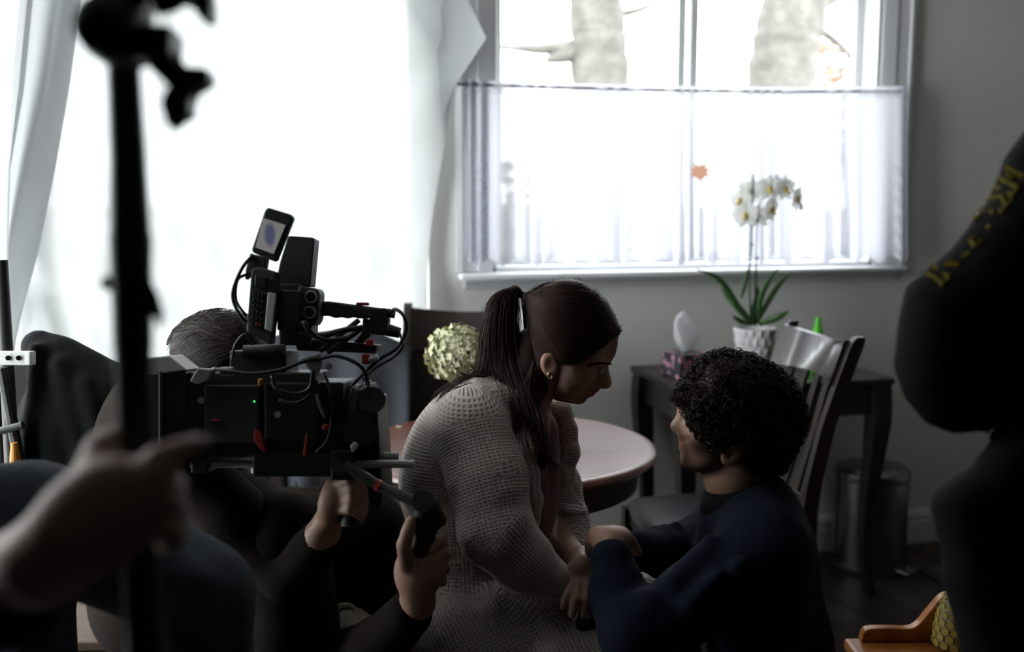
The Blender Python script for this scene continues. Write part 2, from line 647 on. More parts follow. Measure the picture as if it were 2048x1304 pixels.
def leafy_shrub(px0, px1, py0, py1, y, n, label, m):
    pts = []
    for _ in range(n):
        a, b = random.random(), random.random()
        pts.append(at_y(px0 + (px1 - px0) * a, py0 + (py1 - py0) * (b ** 0.8), y + random.uniform(-0.5, 0.5)))
    base = at_y((px0 + px1) / 2, py1, y)
    base[2] = -0.5
    t = thing('shrub', label, 'shrub', base)
    st_ = MB()
    for p in pts[::24]:
        mid = (p + base) / 2 + np.array([random.uniform(-0.2, 0.2), 0, 0.2])
        st_.tube(smoothpath([base + np.array([random.uniform(-.1, .1), 0, 0]), mid, p], 6), np.linspace(0.018, 0.005, 6), 5)
    st_.build('stem', M_bark, t)
    lf = MB()
    for p in pts:
        s = random.uniform(0.04, 0.09)
        u = RNG.normal(size=3)
        u /= np.linalg.norm(u)
        _, b1, b2 = orth(u)
        lf.add([p - b1 * s, p + b2 * s * 0.5, p + b1 * s, p - b2 * s * 0.5], [[0, 1, 2, 3]])
    tag(lf.build('leaf_mass', m, t), kind='stuff')


leafy_shrub(1640, 1725, 90, 330, 7.8, 260, 'rust leaved shrub beyond the right tree trunk', M_rust)
M_olive = mat('olive_leaves', (0.34, 0.32, 0.20), 0.9, noise=(20, (0.42, 0.40, 0.30), 0.3, 0.7))
leafy_shrub(1000, 1080, 330, 520, 7.2, 110, 'yellowish shrub low outside the left half of the window', M_olive)
# ================================================================== hanging cloth
M_sheet = sheer_mat('white_muslin', (0.37, 0.38, 0.385), 0.03, 0.42)
M_curtain = sheer_mat('sheer_voile', (0.50, 0.50, 0.555), 0.06, 0.45)
M_lace = sheer_mat('voile_embroidery', (0.75, 0.75, 0.84), 0.70, 0.45)
M_rod = mat('dark_rod', (0.06, 0.07, 0.07), 0.4, 0.6)

# diffusion sheet: runs diagonally across the corner in front of the wide window
ys = np.linspace(-130, 1120, 70)
right_edge = np.interp(ys, [-130, 0, 75, 130, 180, 260, 450, 650, 800, 1120], [850, 930, 968, 935, 905, 893, 862, 846, 836, 820])
left_edge = np.interp(ys, [-130, 0, 120, 350, 560, 700, 1120], [20, 40, 24, 8, 22, 40, 60])
nu = 150
P = np.zeros((nu, len(ys), 3))
for j, py in enumerate(ys):
    hang = (py + 130) / 1250
    for i in range(nu):
        u = i / (nu - 1)
        px = left_edge[j] + (right_edge[j] - left_edge[j]) * u
        d = 2.74 + 0.60 * u ** 0.9
        s = u * 17 + 0.8 * math.sin(u * 9)
        edge = 0.4 + 1.2 * max(0, (u - 0.72) / 0.28) + 1.0 * max(0, (0.25 - u) / 0.25)
        # soft vertical folds gathered from the top, plus diagonal pulls toward the right corner
        d += 0.016 * edge * math.sin(s * 2.2 + 1.3 * hang) * (1 - 0.4 * hang)
        diag = (px - 560) * 0.9 - (py - 60) * 0.55
        d += 0.012 * max(0, u - 0.55) * 2.2 * math.sin(diag * 0.036)
        d += 0.006 * math.sin(px * 0.05 + py * 0.017) + 0.005 * math.sin(px * 0.021 - py * 0.043) + 0.003 * math.sin(px * 0.11 - py * 0.05) * math.sin(py * 0.021)
        P[i, j] = at(px, py, d)
sheet_base = (P[0, -1] + P[-1, -1]) / 2
sheet = thing('hanging_sheet', 'large translucent white sheet hung across the bright window on the left', 'sheet', sheet_base)
so = MB().grid(P).build('cloth', M_sheet, sheet, smooth=True)
# gathered, doubled edge sweeping down the left side
def fold_strip(pl, pr, d0, amp, freq, name):
    yy = np.linspace(-130, 760, 50)
    Q = np.zeros((26, 50, 3))
    for j, py in enumerate(yy):
        a = np.interp(py, [q[1] for q in pl], [q[0] for q in pl])
        b = np.interp(py, [q[1] for q in pr], [q[0] for q in pr])
        for i in range(26):
            u = i / 25
            d = d0 - 0.05 * math.sin(u * math.pi) + amp * math.sin(u * freq + py * 0.004)
            Q[i, j] = at(a + (b - a) * u, py, d)
    return MB().grid(Q).build(name, M_sheet, sheet, smooth=True)


fold_strip([(78, -130), (66, 0), (48, 150), (14, 320), (-18, 480), (-50, 760)], [(180, -130), (163, 0), (140, 170), (112, 330), (78, 500), (40, 640), (20, 760)], 2.52, 0.014, 8, 'edge_fold')
fold_strip([(55, -130), (36, 0), (22, 200), (14, 400), (12, 760)], [(100, -130), (66, 0), (48, 180), (20, 340), (16, 480), (14, 760)], 2.45, 0.01, 6, 'edge_fold')
# folded-over corner at the right end
c0 = [at(902, -60, 3.25), at(936, 0, 3.2), at(973, 76, 3.18), at(905, 180, 3.25), at(884, 235, 3.28), at(870, 60, 3.29)]
cc = MB()
cc.v.append(np.array(c0))
cc.f = [[0, 1, 2, 5], [5, 2, 3, 4]]
cc.n = 6
cc.build('corner_flap', M_sheet, sheet)

# light stand standing behind the sheet at the far left
M_chrome = mat('stand_chrome', (0.45, 0.46, 0.47), 0.3, 1.0)
M_standblack = mat('stand_black', (0.02, 0.02, 0.02), 0.5)
gb = at(62, 640, 2.80)
gb[2] = 0
gt = at(45, -150, 2.80)
ls = thing('light_stand', 'pale metal light stand seen as a shadow through the sheet', 'light stand', gb)
def lsp(t):
    return gb + (gt - gb) * t
def lsy(py):
    p = at(50, py, 2.80)
    return (p[2]) / gt[2]
MB().cyl(lsp(0.04), lsp(lsy(600)), 0.021, n=16).build('lower_tube', M_chrome, ls, smooth=True, angle=40)
MB().cyl(lsp(lsy(600)), lsp(lsy(330)), 0.0175, n=16).build('middle_tube', M_chrome, ls, smooth=True, angle=40)
MB().cyl(lsp(lsy(330)), lsp(1), 0.0135, n=16).build('upper_tube', M_chrome, ls, smooth=True, angle=40)
for py in (320, 600):
    t0 = lsy(py)
    c = MB().cyl(lsp(t0 - 0.018), lsp(t0 + 0.018), 0.027, n=16).build('collar', M_standblack, ls)
    MB().cyl(lsp(t0) + RV * 0.02, lsp(t0) + RV * 0.05, 0.011, n=10).build('knob', M_standblack, c)
for k in range(3):
    a = 0.6 + k * 2.094
    e = gb + np.array([0.42 * math.cos(a), 0.42 * math.sin(a), 0.012])
    e[1] = min(e[1], YW - 0.05)
    e[0] = max(e[0], XL + 0.05)
    MB().cyl(lsp(0.14), e, 0.010, n=8).build('leg', M_chrome, ls)

# cafe curtain
rod_pts = smoothpath([at_y(915, 168, YW - 0.07), at_y(1070, 173, YW - 0.07), at_y(1370, 181, YW - 0.07), at_y(1600, 183, YW - 0.07), at_y(1800, 182, YW - 0.07)], 24)
ct = thing('cafe_curtain', 'sheer white voile cafe curtain covering the lower half of the window', 'curtain', at_y(1366, 540, YW - 0.05))
MB().tube(rod_pts, 0.0045, 8).build('rod', M_rod, ct, smooth=True)
nU, nV = 520, 44
P = np.zeros((nU, nV, 3))
L = np.zeros((nU,))
for i in range(nU):
    u = i / (nU - 1)
    px = 930 + (1815 - 930) * u
    ph = u * 150 + 6 * math.sin(u * 11) + 3 * math.sin(u * 37)
    scal = abs(((u * 15.5 + 0.18 * math.sin(u * 20)) % 1.0) - 0.5) * 2
    bot = 512 + 18 * (1 - scal) + (u - 0.5) * -8
    topy = np.interp(px, [930, 1070, 1370, 1600, 1815], [160, 165, 173, 175, 172])
    for j in range(nV):
        v = j / (nV - 1)
        py = topy + (bot - topy) * v
        amp = 0.006 + 0.013 * v if v > 0.05 else 0.004
        off = amp * math.sin(ph) + 0.010 * v * math.sin(u * 47 + 1.5 * v)
        P[i, j] = at_y(px, py, YW - 0.075 + off)
MB().grid(P).build('voile', M_curtain, ct, smooth=True)
# rod pocket hem and embroidered bands stitched to the voile
hem = P[:, 0:4].copy()
hem[:, :, 1] -= 0.008
hem2 = hem[:, 2:4]
MB().grid(hem2).build('header_hem', M_lace, ct, smooth=True)
for u0 in (0.04, 0.235, 0.30, 0.37, 0.98):
    i0 = int(u0 * (nU - 1))
    for w in range(6):
        j0 = 20 + w * 4
        q = P[max(0, i0 - 5):i0 + 6, j0:j0 + 3].copy()
        if q.shape[0] > 2:
            q[:, :, 1] -= 0.003
            MB().grid(q).build('embroidery', M_lace, ct, smooth=True)

# dried maple leaf hanging in the window
lc = at_y(1400, 345, YW - 0.115)
s = 0.042
poly = []
for k, (a, r) in enumerate([(90, .55), (75, .7), (55, 1.0), (40, .62), (22, 1.05), (5, .6), (-20, .95), (-45, .55), (-60, .8), (-78, .55), (-90, 1.1),
                            (-102, .55), (-120, .8), (-135, .55), (-160, .95), (175, .6), (158, 1.05), (140, .62), (125, 1.0), (105, .7)]):
    poly.append((s * r * math.cos(math.radians(a)), s * 0.9 * r * math.sin(math.radians(a))))
M_leaf = mat('dried_leaf', (0.62, 0.26, 0.10), 0.7)
lo = thing('dried_leaf', 'small dried orange maple leaf hanging in front of the sheer curtain', 'leaf', lc)
MB().prism(poly, lc, (1, 0, 0), (0, 0, 1), (0, 1, 0), 0.002).build('blade', sheer_mat('leaf_thin', (0.85, 0.48, 0.28), 0.25, 0.35), lo)
MB().tube([lc + ZV * s * 0.5, lc + ZV * 0.30], 0.0007, 5).build('thread', M_rod, lo)

# ================================================================== furniture
def sqleg(path, parent, m, name='leg', local=True):
    """path: (x, y, z, half_x, half_y)"""
    mbq = MB()
    v, f = [], []
    for (x, y, z, hx, hy) in path:
        v += [(x - hx, y - hy, z), (x + hx, y - hy, z), (x + hx, y + hy, z), (x - hx, y + hy, z)]
    n = len(path)
    for i in range(n - 1):
        for j in range(4):
            k = (j + 1) % 4
            f.append([i * 4 + j, i * 4 + k, (i + 1) * 4 + k, (i + 1) * 4 + j])
    f.append([3, 2, 1, 0])
    f.append([(n - 1) * 4 + q for q in range(4)])
    return mbq.add(v, f).build(name, m, parent, local=local)


# dark side table under the window
tx0, tx1, ty0, ty1, tz = 1.262, 2.045, 2.925, 3.385, 0.775
t = thing('side_table', 'black wooden side table with curved legs under the window', 'table', ((tx0 + tx1) / 2, (ty0 + ty1) / 2, 0))
hx, hy = (tx1 - tx0) / 2, (ty1 - ty0) / 2
MB().rbox((0, 0, tz - 0.011), (2 * hx, 2 * hy, 0.022), 0.004).build('tabletop', M_blackwood, t, local=True)
for nm, c, sz_ in (('apron', (0, -hy + 0.035, 0), (2 * hx - 0.1, 0.018, 0.105)), ('apron', (0, hy - 0.035, 0), (2 * hx - 0.1, 0.018, 0.105)),
                   ('apron', (-hx + 0.04, 0, 0), (0.018, 2 * hy - 0.1, 0.105)), ('apron', (hx - 0.04, 0, 0), (0.018, 2 * hy - 0.1, 0.105))):
    MB().rbox((c[0], c[1], tz - 0.022 - 0.0525), sz_, 0.002).build(nm, M_blackwood, t, local=True)
for sx in (-1, 1):
    for sy in (-1, 1):
        pth = []
        for z, off, hw in ((0.0, 0.006, 0.013), (0.02, 0.004, 0.014), (0.08, -0.004, 0.0145), (0.2, -0.012, 0.018), (0.35, -0.009, 0.022), (0.5, 0.0, 0.027), (0.62, 0.006, 0.032), (0.68, 0.004, 0.034), (0.752, 0.0, 0.034)):
            pth.append((sx * (hx - 0.042 + off), sy * (hy - 0.042 + off), z, hw, hw))
        sqleg(pth, t, M_blackwood)

# round pedestal table
rtc = st(-0.020, 2.507, 0)
t = thing('round_table', 'round cherry wood table behind the woman', 'table', rtc)
R0 = 0.372
MB().lathe([(0.0, 0.726), (R0 - 0.01, 0.722), (R0 + 0.012, 0.727), (R0 + 0.020, 0.736), (R0 + 0.016, 0.746), (R0 + 0.004, 0.7505), (R0 - 0.006, 0.75), (0.0, 0.75)], n=72, close=False).build('tabletop', M_cherry, t, smooth=True, local=True, angle=60)
MB().lathe([(R0 - 0.045, 0.655), (R0 - 0.03, 0.655), (R0 - 0.026, 0.722), (R0 - 0.045, 0.722), (R0 - 0.045, 0.655)], n=72, close=False).build('apron', M_espresso, t, smooth=True, local=True, angle=40)
MB().lathe([(0.0, 0.10), (0.06, 0.10), (0.065, 0.16), (0.04, 0.2), (0.034, 0.3), (0.05, 0.4), (0.055, 0.46), (0.036, 0.54), (0.034, 0.6), (0.055, 0.66), (0.09, 0.72), (0.0, 0.722)], n=28, close=False).build('pedestal', M_espresso, t, smooth=True, local=True)
for k in range(4):
    a = k * math.pi / 2 + 0.5
    ca, sa = math.cos(a), math.sin(a)
    pts = [(0.04 * ca, 0.04 * sa, 0.14), (0.14 * ca, 0.14 * sa, 0.12), (0.24 * ca, 0.24 * sa, 0.05), (0.31 * ca, 0.31 * sa, 0.02)]
    MB().tube(smoothpath(pts, 10), np.linspace(0.03, 0.018, 10), 8).build('foot', M_espresso, t, smooth=True, local=True)
a = math.atan2(RV[1], RV[0]) - 0.12
MB().rbox((0.335 * math.cos(a), 0.335 * math.sin(a), 0.702), (0.03, 0.02, 0.02), 0.004).build('latch', M_blackplastic, t, local=True)


def chair(loc, rotz, label, scale=1.0, group=None, panel=False):
    """local +x is the way the sitter faces"""
    t = thing('dining_chair', label, 'chair', loc, rotz, group)
    S = scale
    sd = MB()
    # padded seat, slightly crowned, wider in front
    nu_, nv_ = 18, 18
    top = np.zeros((nu_, nv_, 3))
    bot = np.zeros((nu_, nv_, 3))
    for i in range(nu_):
        for j in range(nv_):
            a, b = i / (nu_ - 1) * 2 - 1, j / (nv_ - 1) * 2 - 1
            # squircle mapping
            X = a * math.sqrt(1 - 0.30 * b * b)
            Y = b * math.sqrt(1 - 0.30 * a * a)
            wy = 0.225 + 0.012 * a
            cr = 0.030 * max(0, 1 - max(abs(a), abs(b)) ** 5)
            top[i, j] = (X * 0.225, Y * wy, 0.445 + cr)
            bot[i, j] = (X * 0.225, Y * wy, 0.43)
    g = nu_ * nv_
    sd.grid(top * S)
    sd.grid(bot * S)
    ring = [(i, 0) for i in range(nu_)] + [(nu_ - 1, j) for j in range(1, nv_)] + [(i, nv_ - 1) for i in range(nu_ - 2, -1, -1)] + [(0, j) for j in range(nv_ - 2, 0, -1)]
    for k in range(len(ring)):
        a_, b_ = ring[k], ring[(k + 1) % len(ring)]
        ia, ib = a_[0] * nv_ + a_[1], b_[0] * nv_ + b_[1]
        sd.f.append([ia, ib, g + ib, g + ia])
    sd.build('seat', M_leather, t, smooth=True, local=True)
    fr = MB()
    for s_ in (-1, 1):
        fr.rbox(np.array((0, s_ * 0.19, 0.405)) * S, np.array((0.40, 0.02, 0.055)) * S, 0.003)
        fr.rbox(np.array((s_ * 0.19, 0, 0.405)) * S, np.array((0.02, 0.37, 0.055)) * S, 0.003)
    fr.build('seat_rail', M_espresso, t, local=True)
    for s_ in (-1, 1):
        sqleg([(0.195 * S, s_ * 0.19 * S, 0, 0.013 * S, 0.013 * S), (0.195 * S, s_ * 0.19 * S, 0.30 * S, 0.018 * S, 0.018 * S), (0.195 * S, s_ * 0.19 * S, 0.43 * S, 0.019 * S, 0.019 * S)], t, M_espresso, 'leg')
        pth = []
        for z, xx, h in ((0, -0.235, 0.015), (0.15, -0.212, 0.018), (0.35, -0.197, 0.021), (0.46, -0.197, 0.022), (0.6, -0.215, 0.022), (0.75, -0.248, 0.021), (0.88, -0.29, 0.020), (0.97, -0.322, 0.020), (0.99, -0.330, 0.018), (1.0, -0.335, 0.011)):
            pth.append((xx * S, s_ * 0.195 * S, z * S, h * S, 0.012 * S))
        sqleg(pth, t, M_espresso, 'back_post')
    # curved top rail
    r_ = np.zeros((2, 15, 3))
    rail = MB()
    N = 15
    v, f = [], []
    for i in range(N):
        b = i / (N - 1) * 2 - 1
        dip = -0.045 * (1 - b * b)
        for z, xx in ((0.865, -0.272), (0.990, -0.315)):
            zt = z - (0.018 * (1 - b * b) if z > 0.9 else -0.010 * (1 - b * b))
            for th in (0.0, 0.018):
                v.append(((xx + dip + th) * S, b * 0.185 * S, zt * S))
    for i in range(N - 1):
        a_, b_ = i * 4, (i + 1) * 4
        for q, w in ((0, 1), (1, 3), (3, 2), (2, 0)):
            f.append([a_ + q, a_ + w, b_ + w, b_ + q])
    f.append([0, 2, 3, 1])
    f.append([(N - 1) * 4 + q for q in (1, 3, 2, 0)])
    rail.add(v, f).build('top_rail', M_rail, t, smooth=True, local=True, angle=40)
    MB().rbox(np.array((-0.205, 0, 0.535)) * S, np.array((0.018, 0.37, 0.035)) * S, 0.003).build('lower_rail', M_espresso, t, local=True)
    for q in range(4):
        y = (-0.11 + q * 0.0733) * S
        dip = -0.03 * (1 - (y / 0.19) ** 2)
        sqleg([(-0.206 * S, y, 0.54 * S, 0.005 * S, 0.014 * S), ((-0.245 + dip * 0.6) * S, y, 0.72 * S, 0.005 * S, 0.014 * S), ((-0.276 + dip) * S, y, 0.875 * S, 0.005 * S, 0.014 * S)], t, M_espresso, 'slat')
    if panel:
        MB().rbox(np.array((-0.252, 0, 0.70)) * S, np.array((0.014, 0.37, 0.36)) * S, 0.004, axes=[(0.974, 0, 0.225), (0, 1, 0), (-0.225, 0, 0.974)]).build('back_panel', M_espresso, t, local=True)
    for s_ in (-1, 1):
        MB().rbox(np.array((-0.01, s_ * 0.192, 0.17)) * S, np.array((0.40, 0.014, 0.02)) * S, 0.003).build('stretcher', M_espresso, t, local=True)
    return t


def yaw_of(vec):
    return math.atan2(vec[1], vec[0])


chair(st(0.59, 2.845, 0), yaw_of(-RV * 0.98 - FH * 0.19), 'dark dining chair with glossy curved top rail, drawn up to the side table')
chair(st(-0.125, 2.80, 0), yaw_of(-FH), 'dark dining chair with its plain back to the window wall, behind the hydrangea', 1.05, panel=True)
chair(st(-0.57, 2.66, 0), yaw_of(-FH * 0.98 + RV * 0.1), 'dark dining chair with a grey blue jacket over its back', 0.97)

# grey-blue jacket thrown over that chair back
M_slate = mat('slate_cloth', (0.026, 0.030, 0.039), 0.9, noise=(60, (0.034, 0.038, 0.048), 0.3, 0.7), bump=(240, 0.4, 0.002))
jc = st(-0.535, 2.97, 0.985)
Q = np.zeros((34, 30, 3))
for i in range(34):
    u = i / 33 * 2 - 1
    for j in range(30):
        v = j / 29
        L_ = v * 0.95 - 0.42          # length along the drape, 0 at the ridge
        flat_ = 0.235 - 0.02 * abs(L_)
        ripple = 0.018 * math.sin(u * 9 + 2 * v) * min(1, abs(L_) * 5)
        if L_ < 0:
            q = np.array([u * flat_, 0.045 + ripple * 0.5, L_ * 0.98])
        else:
            q = np.array([u * flat_, -0.055 - 0.10 * L_ + ripple, -L_ * 0.97])
        r0 = max(0, 1 - abs(L_) / 0.06)
        q[1] *= 1 - 0.55 * r0
        q[2] += 0.012 * r0 - 0.05 * abs(u) ** 3 + 0.006 * math.sin(u * 5)
        Q[i, j] = jc + RV * q[0] + FH * q[1] + ZV * q[2]
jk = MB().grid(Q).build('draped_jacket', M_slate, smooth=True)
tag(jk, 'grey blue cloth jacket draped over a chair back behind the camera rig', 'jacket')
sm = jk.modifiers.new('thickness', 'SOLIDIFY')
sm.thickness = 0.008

# ------------------------------------------------------------------ things on and by the side table
# tissue box
tb = at_z(1352, 757, tz)
ang = yaw_of(RV) + 0.42
t = thing('tissue_box', 'pink flowered cardboard tissue box on the black side table', 'tissue box', (tb[0] + 0.055, tb[1] + 0.045, tz), ang)
M_tissuebox = mat('floral_card', (0.05, 0.045, 0.06), 0.55)
nt = M_tissuebox.node_tree
b = nt.nodes['Principled BSDF']
tc = nt.nodes.new('ShaderNodeTexCoord')
vo = nt.nodes.new('ShaderNodeTexVoronoi')
vo.inputs['Scale'].default_value = 34
cr = nt.nodes.new('ShaderNodeValToRGB')
cr.color_ramp.elements[0].color = (0.42, 0.05, 0.09, 1)
cr.color_ramp.elements[0].position = 0.14
cr.color_ramp.elements[1].color = (0.02, 0.018, 0.03, 1)
cr.color_ramp.elements[1].position = 0.46
e = cr.color_ramp.elements.new(0.30)
e.color = (0.50, 0.28, 0.36, 1)
nt.links.new(tc.outputs['Object'], vo.inputs['Vector'])
nt.links.new(vo.outputs['Distance'], cr.inputs['Fac'])
nt.links.new(cr.outputs['Color'], b.inputs['Base Color'])
vo.inputs['Randomness'].default_value = 0.8
MB().rbox((0, 0, 0.041), (0.125, 0.115, 0.082), 0.002).build('box', M_tissuebox, t, local=True)
MB().lathe([(0.034, 0.0), (0.034, 0.0015), (0.0, 0.0015)], (0, 0, 0.082), n=24, close=False).build('opening', M_blackplastic, t, local=True)
M_tissue = sheer_mat('tissue_paper', (0.86, 0.86, 0.87), 0.0, 0.6)
Q = np.zeros((28, 14, 3))
for i in range(28):
    a = i / 27 * 2 * math.pi
    for j in range(14):
        v = j / 13
        r = 0.012 + 0.036 * math.sin(min(1, v * 1.6) * math.pi / 2) * (1 - 0.97 * max(0, v - 0.3) / 0.7)
        r *= 1 + 0.32 * math.sin(3 * a + 2.2 * v) * (0.3 + v)
        Q[i, j] = (r * math.cos(a) * 1.15 - 0.022 * v + 0.01 * math.sin(5 * v), r * math.sin(a) * 0.30, 0.08 + 0.128 * v * (1 + 0.12 * math.cos(a - 0.4)))
MB().grid(Q).build('tissue', M_tissue, t, smooth=True, local=True)

# pot and orchid
op = at(1510, 655, 3.47)
M_ceramic = mat('white_ceramic', (0.72, 0.70, 0.72), 0.35)
M_orleaf = mat('orchid_leaf', (0.030, 0.085, 0.022), 0.4, noise=(40, (0.045, 0.12, 0.03), 0.3, 0.7))
M_stem = mat('orchid_stem', (0.012, 0.055, 0.022), 0.5)
M_petal = sheer_mat('orchid_petal', (0.88, 0.88, 0.84), 0.0, 0.55)
M_lip = mat('orchid_lip', (0.62, 0.45, 0.10), 0.5)
t = thing('potted_orchid', 'white orchid in a faceted white pot on the side table', 'orchid', (op[0], op[1], tz))
ph = op[2] - tz
pot = MB()
nf = 16
prof = [(0.045, 0.0), (0.050, 0.02), (0.056, 0.05), (0.062, 0.08), (0.067, 0.11), (0.071, ph - 0.012), (0.072, ph), (0.067, ph), (0.064, ph - 0.03), (0.0, ph - 0.03)]
v, f = [], []
for k, (r, z) in enumerate(prof):
    for j in range(2 * nf):
        a = (j + (k % 2) * 0.5 * 0) * math.pi / nf
        rel = 1.0
        if 0 < k < 6:
            rel = 1 + 0.045 * (1 if (j + k) % 2 == 0 else -1)
        v.append((r * rel * math.cos(a), r * rel * math.sin(a), z))
m2 = 2 * nf
for k in range(len(prof) - 1):
    for j in range(m2):
        q = (j + 1) % m2
        if (j + k) % 2 == 0:
            f += [[k * m2 + j, k * m2 + q, (k + 1) * m2 + j], [k * m2 + q, (k + 1) * m2 + q, (k + 1) * m2 + j]]
        else:
            f += [[k * m2 + j, k * m2 + q, (k + 1) * m2 + q], [k * m2 + j, (k + 1) * m2 + q, (k + 1) * m2 + j]]
f.append(list(range(m2))[::-1])
pot.add(v, f).build('pot', M_ceramic, t, local=True)
MB().lathe([(0.064, 0.0), (0.06, 0.006), (0.03, 0.012), (0.0, 0.012)], (0, 0, ph - 0.035), n=20, close=False).build('bark_mulch', mat('bark_mulch', (0.04, 0.025, 0.015), 0.9, bump=(80, 1, 0.01)), t, local=True)
OD = 3.45


def orl(path, wmax, dd=0.0):
    pts = smoothpath([at(x, y, OD + dz) for x, y, dz in path], 12)
    side = np.cross(pts[-1] - pts[0], FV)
    side = side / np.linalg.norm(side)
    Q = np.zeros((12, 5, 3))
    nrm = np.cross(side, pts[-1] - pts[0])
    nrm /= np.linalg.norm(nrm)
    for i in range(12):
        s = i / 11
        w = wmax * (math.sin(math.pi * min(1, s * 0.92 + 0.10)) ** 0.7)
        for j in range(5):
            q = (j - 2) / 2
            Q[i, j] = pts[i] + side * w * q + nrm * 0.25 * w * abs(q)
    o = MB().grid(Q).build('leaf', M_orleaf, t, smooth=True)
    k = o.modifiers.new('thickness', 'SOLIDIFY')
    k.thickness = 0.002


orl([(1505, 648, 0), (1480, 620, -0.02), (1440, 560, -0.05), (1392, 538, -0.07)], 0.011)
orl([(1503, 648, 0), (1485, 625, 0.02), (1460, 598, 0.04), (1442, 576, 0.05)], 0.013)
orl([(1502, 650, 0), (1487, 645, -0.04), (1474, 638, -0.06), (1464, 631, -0.07)], 0.008)
orl([(1482, 596, 0.02), (1490, 570, 0.01), (1494, 550, 0.01), (1496, 535, 0.01)], 0.006)
orl([(1516, 646, 0), (1521, 600, -0.03), (1535, 565, -0.05), (1558, 535, -0.06)], 0.010)
orl([(1514, 646, 0), (1535, 605, 0.02), (1556, 572, 0.04), (1579, 548, 0.05)], 0.010)
orl([(1518, 650, 0), (1540, 640, -0.04), (1560, 632, -0.06), (1579, 621, -0.07)], 0.013)
orl([(1510, 652, 0), (1507, 625, 0.0), (1513, 600, 0.0), (1516, 570, 0.0)], 0.012)
MB().tube(smoothpath([at(1502, 650, OD), at(1499, 560, OD), at(1502, 480, OD), at(1505, 400, OD), at(1507, 348, OD)], 18), 0.0030, 7).build('stem', M_stem, t, smooth=True)
MB().tube(smoothpath([at(1509, 650, OD), at(1512, 560, OD), at(1514, 450, OD), at(1522, 395, OD), at(1545, 360, OD), at(1575, 365, OD), at(1600, 405, OD)], 26), np.linspace(0.0030, 0.0016, 26), 7).build('stem', M_stem, t, smooth=True)
MB().tube([at(1501, 650, OD - 0.01), at(1499, 530, OD - 0.01)], 0.0022, 6).build('stake', M_blackplastic, t)
MB().tube([at(1509, 650, OD - 0.01), at(1511, 540, OD - 0.01)], 0.0022, 6).build('stake', M_blackplastic, t)
for (cx, cy) in ((1503, 489), (1514, 516)):
    MB().rbox(at(cx, cy, OD - 0.005), (0.012, 0.008, 0.008), 0.002).build('clip', M_stem, t)
petal_me = {}


def flower(px, py, size, face, tilt, dz):
    c = at(px, py, OD + dz)
    face = np.array(face, float)
    n = RV * face[0] + UV * face[1] - FV * face[2]
    n /= np.linalg.norm(n)
    u = np.cross(UV, n)
    u /= np.linalg.norm(u)
    w = np.cross(n, u)
    lip = MB()
    lip.sphere(c + n * 0.006 * size, (0.006 * size, 0.006 * size, 0.009 * size), 6)
    lip.tube([c + n * 0.006 * size, c + n * 0.016 * size - w * 0.010 * size], [0.004 * size, 0.003 * size], 6)
    fo = lip.build('flower', M_lip, t, smooth=True)
    for k, (a, ln, wd) in enumerate(((90, 0.036, 0.020), (22, 0.038, 0.034), (158, 0.038, 0.034), (-52, 0.034, 0.018), (-128, 0.034, 0.018))):
        a = math.radians(a + tilt)
        dr = u * math.cos(a) + w * math.sin(a)
        sd = np.cross(n, dr)
        Q = np.zeros((8, 6, 3))
        for i in range(8):
            s_ = i / 7
            wdt = wd * size * math.sin(math.pi * (0.12 + 0.83 * s_)) ** 0.75 * 0.62
            for j in range(6):
                q = (j - 2.5) / 2.5
                Q[i, j] = c + dr * (ln * size * s_) * (1 - 0.12 * q * q * (s_ > 0.5)) + sd * wdt * q + n * (0.006 * math.sin(s_ * 2.4) - 0.004 * q * q) * size
        MB().grid(Q).build('petal', M_petal, fo, smooth=True)


for (px, py, sz_, face, tl, dz) in ((1538, 379, 1.05, (0.1, -0.1, 1), 0, -0.03), (1569, 379, 1.0, (0.5, -0.1, 0.8), 8, -0.01), (1592, 398, 0.95, (0.8, -0.25, 0.55), -10, 0.0),
                                    (1540, 419, 1.05, (0.75, -0.2, 0.6), 5, -0.04), (1503, 384, 1.0, (-0.2, 0.3, -0.9), 4, 0.02), (1482, 403, 1.0, (-0.75, 0, 0.6), -6, 0.0),
                                    (1492, 432, 1.0, (-0.5, -0.1, 0.85), 10, -0.02), (1516, 433, 1.0, (0.3, -0.3, -0.9), -4, 0.03)):
    flower(px, py, sz_ * 1.4, face, tl, dz)
for (px, py) in ((1553, 354), (1602, 414)):
    MB().sphere(at(px, py, OD), (0.008, 0.008, 0.013), 7).build('bud', M_petal, t, smooth=True)

# green bottle
gb_ = at(1634, 700, 3.50)
t = thing('green_bottle', 'bright green plastic bottle with a pointed nozzle standing on the side table', 'bottle', (gb_[0], gb_[1], tz))
M_green = mat('green_plastic', (0.10, 0.62, 0.03), 0.35)
MB().lathe([(0.028, 0), (0.030, 0.01), (0.029, 0.06), (0.024, 0.09), (0.020, 0.115), (0.0165, 0.13)], n=20).build('body', M_green, t, smooth=True, local=True)
MB().lathe([(0.018, 0.13), (0.018, 0.15), (0.012, 0.158), (0.010, 0.18), (0.006, 0.193)], n=16).build('nozzle', M_green, t, smooth=True, local=True, angle=40)

